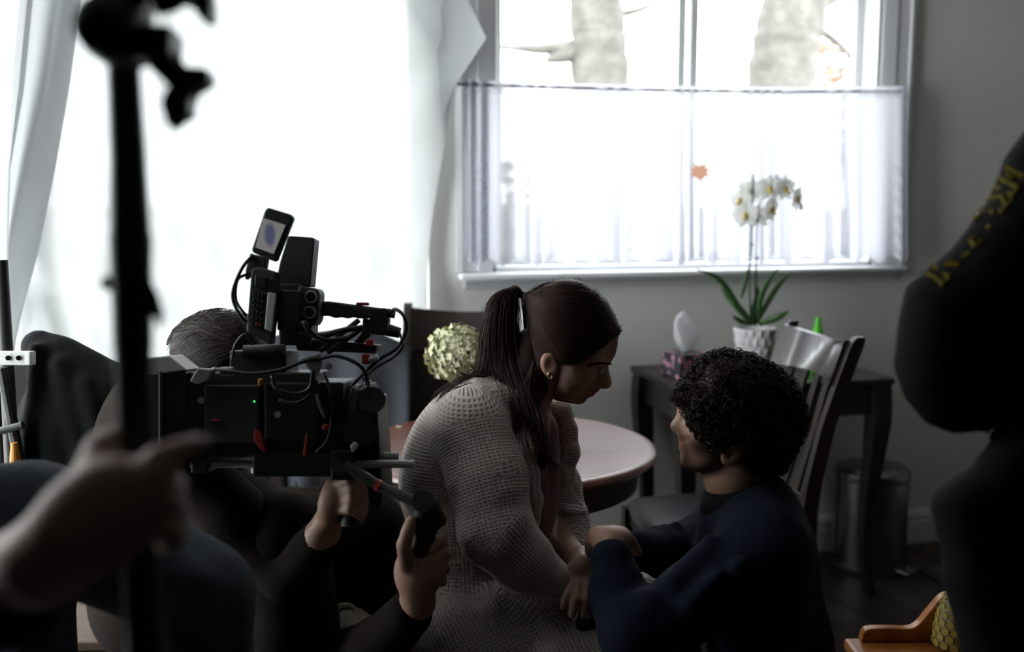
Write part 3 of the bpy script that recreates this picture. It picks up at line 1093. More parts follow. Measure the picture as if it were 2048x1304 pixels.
# pedal bin
bc = (2.168, 3.215, 0)
t = thing('pedal_bin', 'round brushed steel pedal bin standing by the wall under the side table', 'bin', bc)
rb = 0.133
MB().lathe([(rb - 0.002, 0), (rb + 0.003, 0.004), (rb + 0.003, 0.022), (rb, 0.026)], n=40).build('base_ring', M_blackplastic, t, smooth=True, local=True, angle=40)
MB().lathe([(rb, 0.026), (rb, 0.345)], n=48).build('body', M_steel, t, smooth=True, local=True, angle=40)
MB().lathe([(rb + 0.002, 0.347), (rb + 0.003, 0.352), (rb + 0.002, 0.376), (rb - 0.012, 0.388), (rb - 0.05, 0.394), (0.0, 0.396)], n=48, close=False).build('lid', M_steel, t, smooth=True, local=True, angle=40)
MB().lathe([(rb + 0.0005, 0.345), (rb - 0.001, 0.347)], n=48, close=False).build('lid_gap', M_blackplastic, t, local=True)
pd = np.array([math.cos(-1.05), math.sin(-1.05), 0])
MB().rbox(pd * (rb + 0.02) + ZV * 0.022, (0.05, 0.085, 0.006), 0.002, axes=[pd, np.cross(ZV, pd), ZV]).build('pedal', M_steel, t, local=True)

# mat along the wall
mA = at_z(1806, 1124, 0)
M_mat = mat('patterned_mat', (0.035, 0.026, 0.020), 0.95, noise=(22, (0.085, 0.065, 0.05), 0.42, 0.56), bump=(300, 0.3, 0.002))
mx_ = mA[0]
t = thing('floor_mat', 'brown patterned floor mat with a dark edge beside the steel bin', 'mat', (mx_ + 0.45, 2.86, 0))
MB().rbox((0, 0, 0.004), (0.90, 0.98, 0.008), 0.002).build('pile', M_mat, t, local=True)
bd = MB()
for (c, s_) in (((-0.445, 0, 0.0065), (0.022, 1.0, 0.011)), ((0.445, 0, 0.0065), (0.022, 1.0, 0.011)), ((0, -0.49, 0.0065), (0.90, 0.022, 0.011)), ((0, 0.49, 0.0065), (0.90, 0.022, 0.011))):
    bd.rbox(c, s_, 0.003)
bd.build('binding', M_blackplastic, t, local=True)

# ------------------------------------------------------------------ things on the round table
M_teal = bpy.data.materials.new('teal_glass')
M_teal.use_nodes = True
b = M_teal.node_tree.nodes['Principled BSDF']
b.inputs['Base Color'].default_value = (0.10, 0.52, 0.44, 1)
b.inputs['Roughness'].default_value = 0.05
b.inputs['Transmission Weight'].default_value = 0.85
gp = at_z(1119, 902, 0.75)
gl = MB().lathe([(0.0, 0.0), (0.031, 0.0), (0.0335, 0.003), (0.036, 0.100), (0.0335, 0.100), (0.031, 0.008), (0.0, 0.008)], (gp[0], gp[1], 0.7506), n=28, close=False)
o = gl.build('drinking_glass', M_teal, smooth=True, angle=40)
tag(o, 'teal green drinking glass on the round table behind the woman', 'glass')

hc = at(915, 710, 2.50)
t = thing('vase_of_hydrangea', 'pale green hydrangea head in a small vase on the round table', 'flower vase', (hc[0], hc[1], 0.7505))
MB().lathe([(0.0, 0), (0.032, 0), (0.040, 0.02), (0.042, 0.05), (0.030, 0.085), (0.022, 0.10), (0.026, 0.112), (0.022, 0.112), (0.018, 0.10), (0.0, 0.095)], n=24, close=False).build('vase', mat('grey_vase', (0.12, 0.13, 0.13), 0.3), t, smooth=True, local=True)
MB().tube([(0, 0, 0.02), (0.003, 0, 0.12), (0.0, 0, hc[2] - 0.75)], 0.004, 7).build('stem', M_stem, t, local=True)
M_hyd = mat('hydrangea_petals', (0.58, 0.58, 0.32), 0.7, noise=(25, (0.74, 0.73, 0.52), 0.35, 0.65))
hy = MB()
n = 330
lump = RNG.normal(size=(9, 3))
lump /= np.linalg.norm(lump, axis=1)[:, None]
for i in range(n):
    z_ = 1 - 2 * (i + 0.5) / n
    a = i * 2.39996
    d_ = np.array([math.sqrt(1 - z_ * z_) * math.cos(a), math.sqrt(1 - z_ * z_) * math.sin(a), z_])
    rr = 0.060 + 0.010 * np.max(lump @ d_) ** 3 + random.uniform(-0.006, 0.010)
    c = d_ * rr * np.array([1.05, 1.0, 1.05])
    nrm = d_ + RNG.normal(size=3) * 0.35
    nrm, u, w = orth(nrm)
    tw = random.random() * 6.28
    for k in range(4):
        aa = tw + k * math.pi / 2
        e1 = u * math.cos(aa) + w * math.sin(aa)
        e2 = -u * math.sin(aa) + w * math.cos(aa)
        s_ = random.uniform(0.0065, 0.0095)
        hy.add([c, c + (e1 * 0.75 + e2 * 0.6) * s_ + nrm * 0.002, c + e1 * 1.35 * s_ + nrm * random.uniform(-0.002, 0.004), c + (e1 * 0.75 - e2 * 0.6) * s_ + nrm * 0.002], [[0, 1, 2, 3]])
hy.v = [q + np.array([0, 0, hc[2] - 0.7505]) for q in hy.v]
tag(hy.build('floret_mass', M_hyd, t, local=True), kind='stuff')
MB().sphere((0, 0, hc[2] - 0.7505), 0.052, 10).build('flower_core', M_stem, t, local=True)
M_fallen = mat('fallen_petal', (0.66, 0.64, 0.44), 0.6)
for (px, py, lab) in ((797, 855, 'fallen cream petal on the round table nearer the camera rig'), (826, 873, 'fallen cream petal on the round table next to the cardigan')):
    c = at_z(px, py, 0.7515)
    m_ = MB()
    for k in range(4):
        a = k * 1.57 + 0.4
        e1 = np.array([math.cos(a), math.sin(a), 0.25])
        e2 = np.array([-math.sin(a), math.cos(a), 0])
        q = 0.0085
        m_.add([c, c + (e1 * 0.7 + e2 * 0.45) * q, c + e1 * 1.5 * q, c + (e1 * 0.7 - e2 * 0.45) * q], [[0, 1, 2, 3]])
    o = m_.build('fallen_petal', M_fallen)
    k = o.modifiers.new('thickness', 'SOLIDIFY')
    k.thickness = 0.0008
    tag(o, lab, 'petal', 'fallen petals on the round table')

# ------------------------------------------------------------------ honey-wood bench in the lower right corner, with a honeycomb jar
bz = 0.44
pA = at_z(1712, 1279, bz)
bx, by = pA[0], pA[1]
t = thing('wooden_bench', 'honey coloured wooden bench with a scrolled arm in the lower right corner', 'bench', tuple(np.array([bx, by, 0]) + RV * 0.262 - FH * 0.118), yaw_of(RV) + 0.0)
MB().rbox((-0.006, -0.05, bz - 0.013), (0.56, 0.36, 0.026), 0.008).build('seat', M_honey, t, local=True)
for sx in (-1, 1):
    for sy in (-1, 1):
        sqleg([(sx * 0.22, -0.05 + sy * 0.14, 0, 0.016, 0.016), (sx * 0.22, -0.05 + sy * 0.14, bz - 0.026, 0.021, 0.021)], t, M_honey)
# scrolled rail along the far edge: low at the left, sweeping up to the right
sp = smoothpath([(-0.252, 0.020), (-0.24, 0.029), (-0.20, 0.031), (-0.155, 0.030), (-0.135, 0.040), (-0.112, 0.070), (-0.090, 0.098), (-0.070, 0.107), (-0.052, 0.098), (-0.036, 0.072), (-0.01, 0.058), (0.08, 0.055), (0.25, 0.055)], 56)
poly = [(-0.256, 0.0)] + [tuple(q) for q in sp] + [(0.25, 0.0)]
o = MB().prism(poly, (0, 0.115, bz), (1, 0, 0), (0, 0, 1), (0, 1, 0), 0.022).build('scrolled_rail', M_honey, t, local=True)
bv = o.modifiers.new('round', 'BEVEL')
bv.width = 0.008
bv.segments = 3
jp = at_z(1908, 1292, bz)
jr = 0.043
t2 = thing('honeycomb_jar', 'yellow ceramic jar with a raised honeycomb pattern on the wooden bench', 'jar', (jp[0], jp[1], bz + 0.0005))
M_jar = mat('yellow_glaze', (0.44, 0.33, 0.07), 0.35)
M_jarline = mat('jar_relief_ground', (0.20, 0.17, 0.10), 0.6)
M_jarwhite = mat('cream_glaze', (0.55, 0.54, 0.48), 0.35)
def jrad(z):
    return np.interp(z, [0, 0.01, 0.05, 0.085, 0.10, 0.112], [0.040, 0.044, 0.041, 0.033, 0.026, 0.021])
MB().lathe([(0.0, 0)] + [(jrad(z), z) for z in np.linspace(0, 0.112, 14)] + [(0, 0.112)], n=30, close=False).build('body', M_jarline, t2, smooth=True, local=True)
k = 0
for row in range(6):
    z = 0.012 + row * 0.0155
    nn = 14 if row < 4 else 11
    for j in range(nn):
        a = (j + 0.5 * (row % 2)) * 2 * math.pi / nn
        r = jrad(z)
        c = np.array([r * math.cos(a), r * math.sin(a), z])
        nr = np.array([math.cos(a), math.sin(a), 0.15])
        _, u, w = orth(nr)
        hexp = [(0.0085 * math.cos(q * math.pi / 3 + 0.52) * r / 0.042, 0.0085 * math.sin(q * math.pi / 3 + 0.52)) for q in range(6)]
        MB().prism(hexp, c, np.cross(ZV, nr) / np.linalg.norm(np.cross(ZV, nr)), ZV, nr / np.linalg.norm(nr), 0.003).build('cell', M_jar, t2, local=True)
for j in range(18):
    a = j * 2 * math.pi / 18
    MB().sphere((0.0255 * math.cos(a), 0.0255 * math.sin(a), 0.108), 0.0042, 5).build('bead', M_jar, t2, smooth=True, local=True)
MB().lathe([(0.020, 0.110), (0.019, 0.125), (0.017, 0.135), (0.0, 0.139)], n=20, close=False).build('lid', M_jarwhite, t2, smooth=True, local=True)
# ================================================================== implicit-surface modelling kit (for bodies and clothes)
def tilt(a):
    """local axes rotated by a degrees in the picture plane (clockwise positive): rows = right, away, up"""
    a = math.radians(a)
    X = RV * math.cos(a) - UV * math.sin(a)
    Z = RV * math.sin(a) + UV * math.cos(a)
    return np.array([X, FV, Z])


AX0 = tilt(0)


def frame(z, x=None):
    """axes with local z along vector z"""
    z = np.asarray(z, float)
    z = z / np.linalg.norm(z)
    x = RV if x is None else np.asarray(x, float)
    x = x - z * np.dot(x, z)
    x /= np.linalg.norm(x)
    return np.array([x, np.cross(z, x), z])


class SDF:
    def __init__(self):
        self.p = []

    def ell(self, c, r, axes=None, k=0.02, sub=False):
        r = np.asarray(r, float)
        self.p.append(('e', np.asarray(c, float), r, AX0 if axes is None else axes, k, sub, float(r.max())))
        return self

    def cap(self, pts, rads, k=0.015, sub=False):
        pts = [np.asarray(q, float) for q in pts]
        for i in range(len(pts) - 1):
            a, b = pts[i], pts[i + 1]
            ra, rb = rads[i], rads[i + 1]
            self.p.append(('c', (a + b) / 2, (a, b, ra, rb), None, k, sub, float(np.linalg.norm(b - a) / 2 + max(ra, rb))))
        return self

    def slab(self, poly, d, hw, rnd, k=0.015, sub=False):
        """picture-plane outline (px) at depth d, inflated to half width hw with rounding rnd (metres)"""
        poly = np.asarray(poly, float)
        s = d / FPX
        P2 = np.stack([(poly[:, 0] - 1024) * s, -(poly[:, 1] - 652) * s], 1)
        c2 = P2.mean(0)
        c = CP + FV * d + RV * c2[0] + UV * c2[1]
        self.p.append(('s', c, (P2, d, hw, rnd), None, k, sub, float(np.max(np.linalg.norm(P2 - c2, axis=1)) + hw)))
        return self

    def __call__(self, P):
        F = np.full(len(P), 0.25)
        for typ, c, prm, ax, k, sub, R in self.p:
            D2 = ((P - c) ** 2).sum(1)
            m = D2 < (R + 0.07) ** 2
            if not m.any():
                continue
            Q = P[m]
            if typ == 'e':
                q = (Q - c) @ ax.T
                k0 = np.sqrt(((q / prm) ** 2).sum(1))
                k1 = np.sqrt(((q / prm ** 2) ** 2).sum(1)) + 1e-9
                d = k0 * (k0 - 1) / k1
            elif typ == 'c':
                a, b, ra, rb = prm
                ba = b - a
                h = np.clip(((Q - a) @ ba) / (ba @ ba + 1e-12), 0, 1)
                d = np.sqrt(((Q - a - h[:, None] * ba) ** 2).sum(1)) - (ra + (rb - ra) * h)
            else:
                P2, dd, hw, rnd = prm
                q = Q - CP
                # perspective-correct coordinates: project to the plane at depth dd
                zc = q @ FV
                x, y = (q @ RV) * dd / zc, (q @ UV) * dd / zc
                w = np.abs(zc - dd)
                d2 = poly_sdf(np.stack([x, y], 1), P2)
                # rounded extrusion
                ax_ = d2 + rnd
                by_ = w - hw + rnd
                d = np.minimum(np.maximum(ax_, by_), 0) + np.sqrt(np.maximum(ax_, 0) ** 2 + np.maximum(by_, 0) ** 2) - rnd
            f = F[m]
            if sub:
                h = np.clip(0.5 - 0.5 * (f + d) / k, 0, 1)
                f = f * (1 - h) + (-d) * h + k * h * (1 - h)
            else:
                h = np.clip(0.5 + 0.5 * (d - f) / k, 0, 1)
                f = d * (1 - h) + f * h - k * h * (1 - h)
            F[m] = f
        return F

    def bounds(self, pad=0.03):
        lo = np.min([c - R for (_, c, _, _, _, s, R) in self.p if not s], axis=0) - pad
        hi = np.max([c + R for (_, c, _, _, _, s, R) in self.p if not s], axis=0) + pad
        return lo, hi


def poly_sdf(p, V):
    n = len(V)
    d = np.full(len(p), 1e9)
    inside = np.zeros(len(p), bool)
    for i in range(n):
        a, b = V[i], V[(i + 1) % n]
        e = b - a
        w = p - a
        h = np.clip((w @ e) / (e @ e + 1e-12), 0, 1)
        q = w - h[:, None] * e
        d = np.minimum(d, (q ** 2).sum(1))
        cond = (a[1] > p[:, 1]) != (b[1] > p[:, 1])
        with np.errstate(divide='ignore', invalid='ignore'):
            xi = (b[0] - a[0]) * (p[:, 1] - a[1]) / (b[1] - a[1]) + a[0]
        inside ^= cond & (p[:, 0] < xi)
    d = np.sqrt(d)
    return np.where(inside, -d, d)


def net(field, lo, hi, h, B=8):
    """block-sparse surface nets; returns verts, quads"""
    s = B * h
    nb = np.ceil((hi - lo) / s).astype(int)
    g = np.stack(np.meshgrid(*[np.arange(q) for q in nb], indexing='ij'), -1).reshape(-1, 3)
    cen = lo + (g + 0.5) * s
    act = np.concatenate([np.abs(field(cen[i:i + 200000])) < 0.98 * s for i in range(0, len(cen), 200000)])
    g = g[act]
    ii = np.arange(B + 1)
    loc = np.stack(np.meshgrid(ii, ii, ii, indexing='ij'), -1).reshape(-1, 3)
    V = np.zeros((len(g), B + 1, B + 1, B + 1), np.float32)
    for i in range(0, len(g), 600):
        gb_ = g[i:i + 600]
        L = (gb_[:, None, :] * B + loc[None]).reshape(-1, 3)
        V[i:i + 600] = field(lo + L * h).reshape(-1, B + 1, B + 1, B + 1)
    keep = (V.reshape(len(V), -1).min(1) < 0) & (V.reshape(len(V), -1).max(1) >= 0)
    V, g = V[keep], g[keep]
    n = len(g)
    S = V < 0
    acc = np.zeros((n, B, B, B, 3), np.float32)
    cnt = np.zeros((n, B, B, B), np.float32)
    base = np.stack(np.meshgrid(ii, ii, ii, indexing='ij'), -1).astype(np.float32)
    edges = []
    for ax in range(3):
        sl0 = [slice(None)] * 4
        sl1 = [slice(None)] * 4
        sl0[ax + 1] = slice(0, B)
        sl1[ax + 1] = slice(1, B + 1)
        v0, v1 = V[tuple(sl0)], V[tuple(sl1)]
        cr = S[tuple(sl0)] != S[tuple(sl1)]
        t = np.where(cr, v0 / np.where(cr, v0 - v1, 1), 0)
        bs = base[tuple(sl0[1:])]
        pos = np.broadcast_to(bs, (n,) + bs.shape).copy()
        pos[..., ax] += t
        pos *= cr[..., None]
        o1, o2 = [q for q in range(3) if q != ax]
        for d1 in (0, 1):
            for d2 in (0, 1):
                sl = [slice(None)] * 4
                sl[o1 + 1] = slice(d1, d1 + B)
                sl[o2 + 1] = slice(d2, d2 + B)
                acc += pos[tuple(sl)]
                cnt += cr[tuple(sl)]
        sl = [slice(None)] * 4
        sl[o1 + 1] = slice(0, B)
        sl[o2 + 1] = slice(0, B)
        idx = np.argwhere(cr[tuple(sl)])
        neg = S[tuple(sl0)][tuple(sl)][tuple(idx.T)]
        edges.append((ax, o1, o2, g[idx[:, 0]] * B + idx[:, 1:], neg))
    ci = np.argwhere(cnt > 0)
    q = tuple(ci.T)
    G = g[ci[:, 0]] * B + ci[:, 1:]
    pos = lo + (g[ci[:, 0]] * B + acc[q] / cnt[q][:, None]) * h
    M = (nb * B + 2).astype(np.int64)
    key = (G[:, 0].astype(np.int64) * M[1] + G[:, 1]) * M[2] + G[:, 2]
    order = np.argsort(key)
    key, pos = key[order], pos[order]
    quads = []
    for ax, o1, o2, L, neg in edges:
        cs = []
        ok = np.ones(len(L), bool)
        for d1, d2 in ((1, 1), (0, 1), (0, 0), (1, 0)):
            C = L.copy()
            C[:, o1] -= d1
            C[:, o2] -= d2
            k_ = (C[:, 0].astype(np.int64) * M[1] + C[:, 1]) * M[2] + C[:, 2]
            p_ = np.clip(np.searchsorted(key, k_), 0, len(key) - 1)
            ok &= key[p_] == k_
            cs.append(p_)
        Qd = np.stack(cs, 1)[ok]
        ng = neg[ok]
        flip = ng if ax != 1 else ~ng
        Qd[~flip] = Qd[~flip][:, ::-1]
        quads.append(Qd)
    return pos, np.concatenate(quads)


def skin(name, field, m, parent, h=0.0035, lo=None, hi=None, color=None, coords=None):
    if lo is None:
        lo, hi = field.bounds()
    v, q = net(field, lo, hi, h)
    off = np.zeros(3)
    p = parent
    while p is not None:
        off += np.array(p.location[:])
        p = p.parent
    me = bpy.data.meshes.new(name)
    me.vertices.add(len(v))
    me.vertices.foreach_set('co', (v - off).astype(np.float32).ravel())
    me.loops.add(len(q) * 4)
    me.loops.foreach_set('vertex_index', q.astype(np.int32).ravel())
    me.polygons.add(len(q))
    me.polygons.foreach_set('loop_start', np.arange(0, len(q) * 4, 4, dtype=np.int32))
    me.polygons.foreach_set('use_smooth', np.ones(len(q), bool))
    me.update(calc_edges=True)
    if color is not None:
        a = me.attributes.new('tint', 'FLOAT_COLOR', 'POINT')
        c = np.ones((len(v), 4), np.float32)
        c[:, :3] = color(v)
        a.data.foreach_set('color', c.ravel())
    if coords is not None:
        a = me.attributes.new('weave', 'FLOAT_VECTOR', 'POINT')
        a.data.foreach_set('vector', coords(v).astype(np.float32).ravel())
    o = bpy.data.objects.new(name, me)
    COL.objects.link(o)
    me.materials.append(m)
    o.parent = parent
    return o


def to_px(v):
    q = np.atleast_2d(v) - CP
    z = q @ FV
    return np.stack([1024 + FPX * (q @ RV) / z, 652 - FPX * (q @ UV) / z, z], 1)


def surf(field, px, py, d0, d1, lift=0.0):
    """first surface hit along the view ray between depths d0 and d1"""
    ds = np.linspace(d0, d1, 160)
    P = CP + ds[:, None] * ray(px, py)
    F = field(P)
    i = np.argmax(F < 0)
    if F[i] >= 0:
        return None
    d = ds[i]
    if i > 0:
        d = ds[i - 1] + (ds[i] - ds[i - 1]) * F[i - 1] / (F[i - 1] - F[i])
    return CP + (d - lift) * ray(px, py)


def skin_mat(name, base, rough=0.5):
    m = mat(name, base, rough, bump=(500, 0.08, 0.001))
    nt = m.node_tree
    b = nt.nodes['Principled BSDF']
    at_ = nt.nodes.new('ShaderNodeAttribute')
    at_.attribute_name = 'tint'
    mx = nt.nodes.new('ShaderNodeMix')
    mx.data_type = 'RGBA'
    mx.blend_type = 'MULTIPLY'
    mx.inputs['Factor'].default_value = 1.0
    mx.inputs['A'].default_value = (*base, 1)
    nt.links.new(at_.outputs['Color'], mx.inputs['B'])
    nt.links.new(mx.outputs['Result'], b.inputs['Base Color'])
    b.inputs['Subsurface Weight'].default_value = 0.12
    b.inputs['Subsurface Radius'].default_value = (0.01, 0.004, 0.002)
    return m


def knit_mat(name, c1, c2, pitch_u, pitch_v, depth=0.003):
    """waffle knit: raised ribs with cross rows, from the stored weave coordinates (metres)"""
    m = mat(name, c1, 0.95, sheen=0.15)
    nt = m.node_tree
    N, Lk = nt.nodes, nt.links
    b = N['Principled BSDF']
    a = N.new('ShaderNodeAttribute')
    a.attribute_name = 'weave'
    sp = N.new('ShaderNodeSeparateXYZ')
    Lk.new(a.outputs['Vector'], sp.inputs[0])

    def wave(sock, pitch):
        q = N.new('ShaderNodeMath')
        q.operation = 'MULTIPLY'
        q.inputs[1].default_value = 2 * math.pi / pitch
        Lk.new(sock, q.inputs[0])
        s = N.new('ShaderNodeMath')
        s.operation = 'SINE'
        Lk.new(q.outputs[0], s.inputs[0])
        return s.outputs[0]
    wu, wv = wave(sp.outputs[0], pitch_u), wave(sp.outputs[1], pitch_v)
    mu = N.new('ShaderNodeMath')
    mu.operation = 'MAXIMUM'
    Lk.new(wu, mu.inputs[0])
    Lk.new(wv, mu.inputs[1])
    tc = N.new('ShaderNodeTexCoord')
    nz = N.new('ShaderNodeTexNoise')
    nz.inputs['Scale'].default_value = 260
    nz.inputs['Detail'].default_value = 3
    Lk.new(tc.outputs['Object'], nz.inputs['Vector'])
    ad = N.new('ShaderNodeMath')
    ad.operation = 'MULTIPLY_ADD'
    ad.inputs[1].default_value = 0.9
    Lk.new(nz.outputs['Fac'], ad.inputs[0])
    Lk.new(mu.outputs[0], ad.inputs[2])
    bp = N.new('ShaderNodeBump')
    bp.inputs['Strength'].default_value = 0.6
    bp.inputs['Distance'].default_value = depth
    Lk.new(ad.outputs[0], bp.inputs['Height'])
    Lk.new(bp.outputs['Normal'], b.inputs['Normal'])
    mr = N.new('ShaderNodeMapRange')
    mr.inputs['From Min'].default_value = -0.6
    mr.inputs['From Max'].default_value = 1.4
    Lk.new(ad.outputs[0], mr.inputs['Value'])
    mx = N.new('ShaderNodeMix')
    mx.data_type = 'RGBA'
    mx.inputs['A'].default_value = (*c2, 1)
    mx.inputs['B'].default_value = (*c1, 1)
    Lk.new(mr.outputs['Result'], mx.inputs['Factor'])
    Lk.new(mx.outputs['Result'], b.inputs['Base Color'])
    return m


def hair_mat(name, c):
    m = mat(name, c, 0.55, spec=0.22, noise=(60, tuple(q * 1.5 for q in c), 0.35, 0.7))
    return m


class Strands:
    """many thin tapered tubes gathered in one mesh"""
    def __init__(self):
        self.V, self.F, self.n = [], [], 0

    def add(self, pts, r0, r1=None, sides=4):
        pts = np.asarray(pts, float)
        m = len(pts)
        r = np.linspace(r0, r0 * 0.35 if r1 is None else r1, m)
        t = np.gradient(pts, axis=0)
        t /= np.linalg.norm(t, axis=1)[:, None] + 1e-12
        ref = np.array([0.31, 0.55, 0.77])
        u = np.cross(t, ref)
        u /= np.linalg.norm(u, axis=1)[:, None] + 1e-12
        w = np.cross(t, u)
        a = np.arange(sides) * 2 * math.pi / sides
        v = pts[:, None, :] + r[:, None, None] * (np.cos(a)[None, :, None] * u[:, None, :] + np.sin(a)[None, :, None] * w[:, None, :])
        i = np.arange(m - 1)[:, None] * sides
        j = np.arange(sides)[None, :]
        k = (j + 1) % sides
        f = np.stack([i + j, i + k, i + sides + k, i + sides + j], -1).reshape(-1, 4)
        self.V.append(v.reshape(-1, 3))
        self.F.append(f + self.n)
        self.n += m * sides

    def build(self, name, m, parent):
        V = np.concatenate(self.V)
        F = np.concatenate(self.F)
        off = np.zeros(3)
        p = parent
        while p is not None:
            off += np.array(p.location[:])
            p = p.parent
        me = bpy.data.meshes.new(name)
        me.vertices.add(len(V))
        me.vertices.foreach_set('co', (V - off).astype(np.float32).ravel())
        me.loops.add(len(F) * 4)
        me.loops.foreach_set('vertex_index', F.astype(np.int32).ravel())
        me.polygons.add(len(F))
        me.polygons.foreach_set('loop_start', np.arange(0, len(F) * 4, 4, dtype=np.int32))
        me.polygons.foreach_set('use_smooth', np.ones(len(F), bool))
        me.update(calc_edges=True)
        o = bpy.data.objects.new(name, me)
        COL.objects.link(o)
        me.materials.append(m)
        o.parent = parent
        return o


def A(*t):
    return at(*t)


def finger(S, pts, r0, r1, k=0.004):
    pts = [at(*q) for q in pts]
    S.cap(pts, list(np.linspace(r0, r1, len(pts))), k)


M_skinW = skin_mat('skin_fair', (0.46, 0.27, 0.21))
M_skinC = skin_mat('skin_shaded', (0.26, 0.16, 0.125))  # crew skin darkened in its colour to stand in for foreground shade
M_skinM = skin_mat('skin_warm', (0.40, 0.235, 0.17))
M_hairW = hair_mat('dark_brown_hair', (0.026, 0.0105, 0.0075))
M_hairM = hair_mat('black_brown_hair', (0.016, 0.009, 0.006))
# ================================================================== the woman on the left of the pair
DW = 1.92
wroot_p = at(1000, 1290, 1.9)
wroot_p[2] = 0
woman = thing('person', 'woman with a dark ponytail and beige waffle knit cardigan, leaning forward on her seat', 'person', wroot_p)

face_w = [(1236, 640), (1237, 668), (1235.5, 690), (1231, 710), (1223, 723), (1217.5, 729), (1216.5, 734), (1219, 746), (1223.5, 760), (1223.5, 767), (1219.5, 773),
          (1208, 775.5), (1200, 775), (1198, 778), (1198.5, 781), (1195, 784.5), (1189, 786.5), (1188.5, 790), (1186, 793), (1179, 794.5), (1174, 797), (1172, 802), (1166, 807.5), (1157, 809), (1143, 806), (1128, 803),
          (1112, 800), (1118, 770), (1130, 720), (1135, 660), (1180, 610)]
bw = SDF()
hd = tilt(24)
bw.ell(A(1140, 656, DW), (0.082, 0.066, 0.074), hd, k=0.02)                 # skull
bw.ell(A(1156, 722, DW), (0.042, 0.060, 0.070), hd, k=0.03)                 # face mass
bw.ell(A(1133, 777, DW), (0.028, 0.044, 0.023), tilt(6), k=0.018)                 # jaw
bw.slab(face_w, DW, 0.0155, 0.009, k=0.011)                                  # profile ridge: brow, nose, lips, chin
bw.ell(A(1209, 768, DW), (0.010, 0.017, 0.008), hd, k=0.008)                # nostril wings
for s in (-1, 1):
    bw.ell(A(1166, 750, DW + s * 0.039), (0.024, 0.019, 0.022), hd, k=0.02)     # cheeks
    bw.ell(A(1207, 737, DW + s * 0.033), (0.011, 0.014, 0.009), hd, k=0.010, sub=True)  # eye sockets
    bw.ell(A(1203, 727, DW + s * 0.034), (0.014, 0.020, 0.006), tilt(10), k=0.010)      # brow ridge
    bw.ell(A(1198, 740, DW + s * 0.032), (0.0105, 0.0115, 0.0095), hd, k=0.003)       # eyeball under lids
    bw.ell(A(1098, 730, DW + s * 0.072), (0.016, 0.008, 0.024), tilt(-12), k=0.006)   # ear
    bw.ell(A(1101, 729, DW + s * 0.081), (0.008, 0.006, 0.013), tilt(-12), k=0.004, sub=True)
    bw.ell(A(1103, 746, DW + s * 0.074), (0.006, 0.005, 0.007), AX0, k=0.004)
bw.cap([A(1080, 735, DW + 0.005), A(1052, 792, DW + 0.01), A(1024, 845, DW + 0.015)], [0.046, 0.043, 0.052], k=0.012)   # neck
# trunk, arms, legs
bw.cap([A(940, 860, 1.83), A(1020, 838, 1.94), A(1062, 855, 2.05)], [0.045, 0.05, 0.045], k=0.03)
bw.cap([A(1010, 870, 1.94), A(960, 1060, 1.94), A(948, 1270, 1.92)], [0.09, 0.085, 0.115], k=0.04)
bw.cap([A(945, 865, 1.80), A(980, 1085, 1.75), A(1118, 1170, 1.76)], [0.042, 0.036, 0.024], k=0.015)     # near arm
bw.cap([A(1065, 865, 2.05), A(1125, 1030, 2.05), A(1130, 1105, 1.95), A(1160, 1122, 1.86)], [0.042, 0.036, 0.031, 0.026], k=0.015)
bw.cap([A(930, 1305, 1.84), A(1325, 1300, 1.77)], [0.080, 0.055], k=0.03)
bw.cap([A(1325, 1300, 1.77), st(0.26, 1.72, 0.09), st(0.36, 1.72, 0.04)], [0.052, 0.040, 0.035], k=0.02)
bw.cap([A(960, 1275, 2.0), A(1320, 1205, 2.02)], [0.080, 0.050], k=0.03)
bw.cap([A(1320, 1205, 2.02), st(0.24, 2.05, 0.09), st(0.34, 2.05, 0.04)], [0.048, 0.040, 0.035], k=0.02)
# near hand lies in the lap beneath the other one
bw.ell(A(1150, 1185, 1.775), (0.034, 0.016, 0.022), tilt(22), k=0.012)
finger(bw, [(1165, 1190, 1.775), (1195, 1210, 1.775), (1215, 1230, 1.775)], 0.0095, 0.0075)
finger(bw, [(1160, 1198, 1.77), (1185, 1222, 1.77), (1200, 1245, 1.77)], 0.0095, 0.0075)
# far hand on top: back of the hand towards us, fingers hanging down
bw.cap([A(1160, 1120, 1.855), A(1168, 1138, 1.80)], [0.025, 0.024], k=0.012)
bw.ell(A(1163, 1150, 1.753), (0.031, 0.016, 0.038), tilt(18), k=0.014)
finger(bw, [(1136, 1150, 1.748), (1124, 1172, 1.730), (1119, 1194, 1.730)], 0.0080, 0.0068)
finger(bw, [(1146, 1160, 1.742), (1135, 1188, 1.722), (1127, 1212, 1.724)], 0.0088, 0.0072)
finger(bw, [(1160, 1164, 1.740), (1151, 1198, 1.718), (1144, 1228, 1.722)], 0.0092, 0.0075)
finger(bw, [(1175, 1164, 1.740), (1171, 1198, 1.720), (1166, 1226, 1.724)], 0.0090, 0.0073)
finger(bw, [(1183, 1145, 1.748), (1194, 1168, 1.734), (1196, 1190, 1.75)], 0.0096, 0.0080)


def woman_tint(v):
    p = to_px(v)
    c = np.ones((len(v), 3))
    lips = np.exp(-(((p[:, 0] - 1192) / 9) ** 2 + ((p[:, 1] - 786) / 6.5) ** 2) ** 2)
    c = c * (1 - lips[:, None]) + lips[:, None] * np.array([0.80, 0.45, 0.48])
    ear = np.exp(-(((p[:, 0] - 1098) / 20) ** 2 + ((p[:, 1] - 730) / 26) ** 2) ** 2)
    c = c * (1 - 0.5 * ear[:, None]) + 0.5 * ear[:, None] * np.array([1.1, 0.8, 0.75])
    return c


skin('body', bw, M_skinW, woman, 0.0036, color=woman_tint)

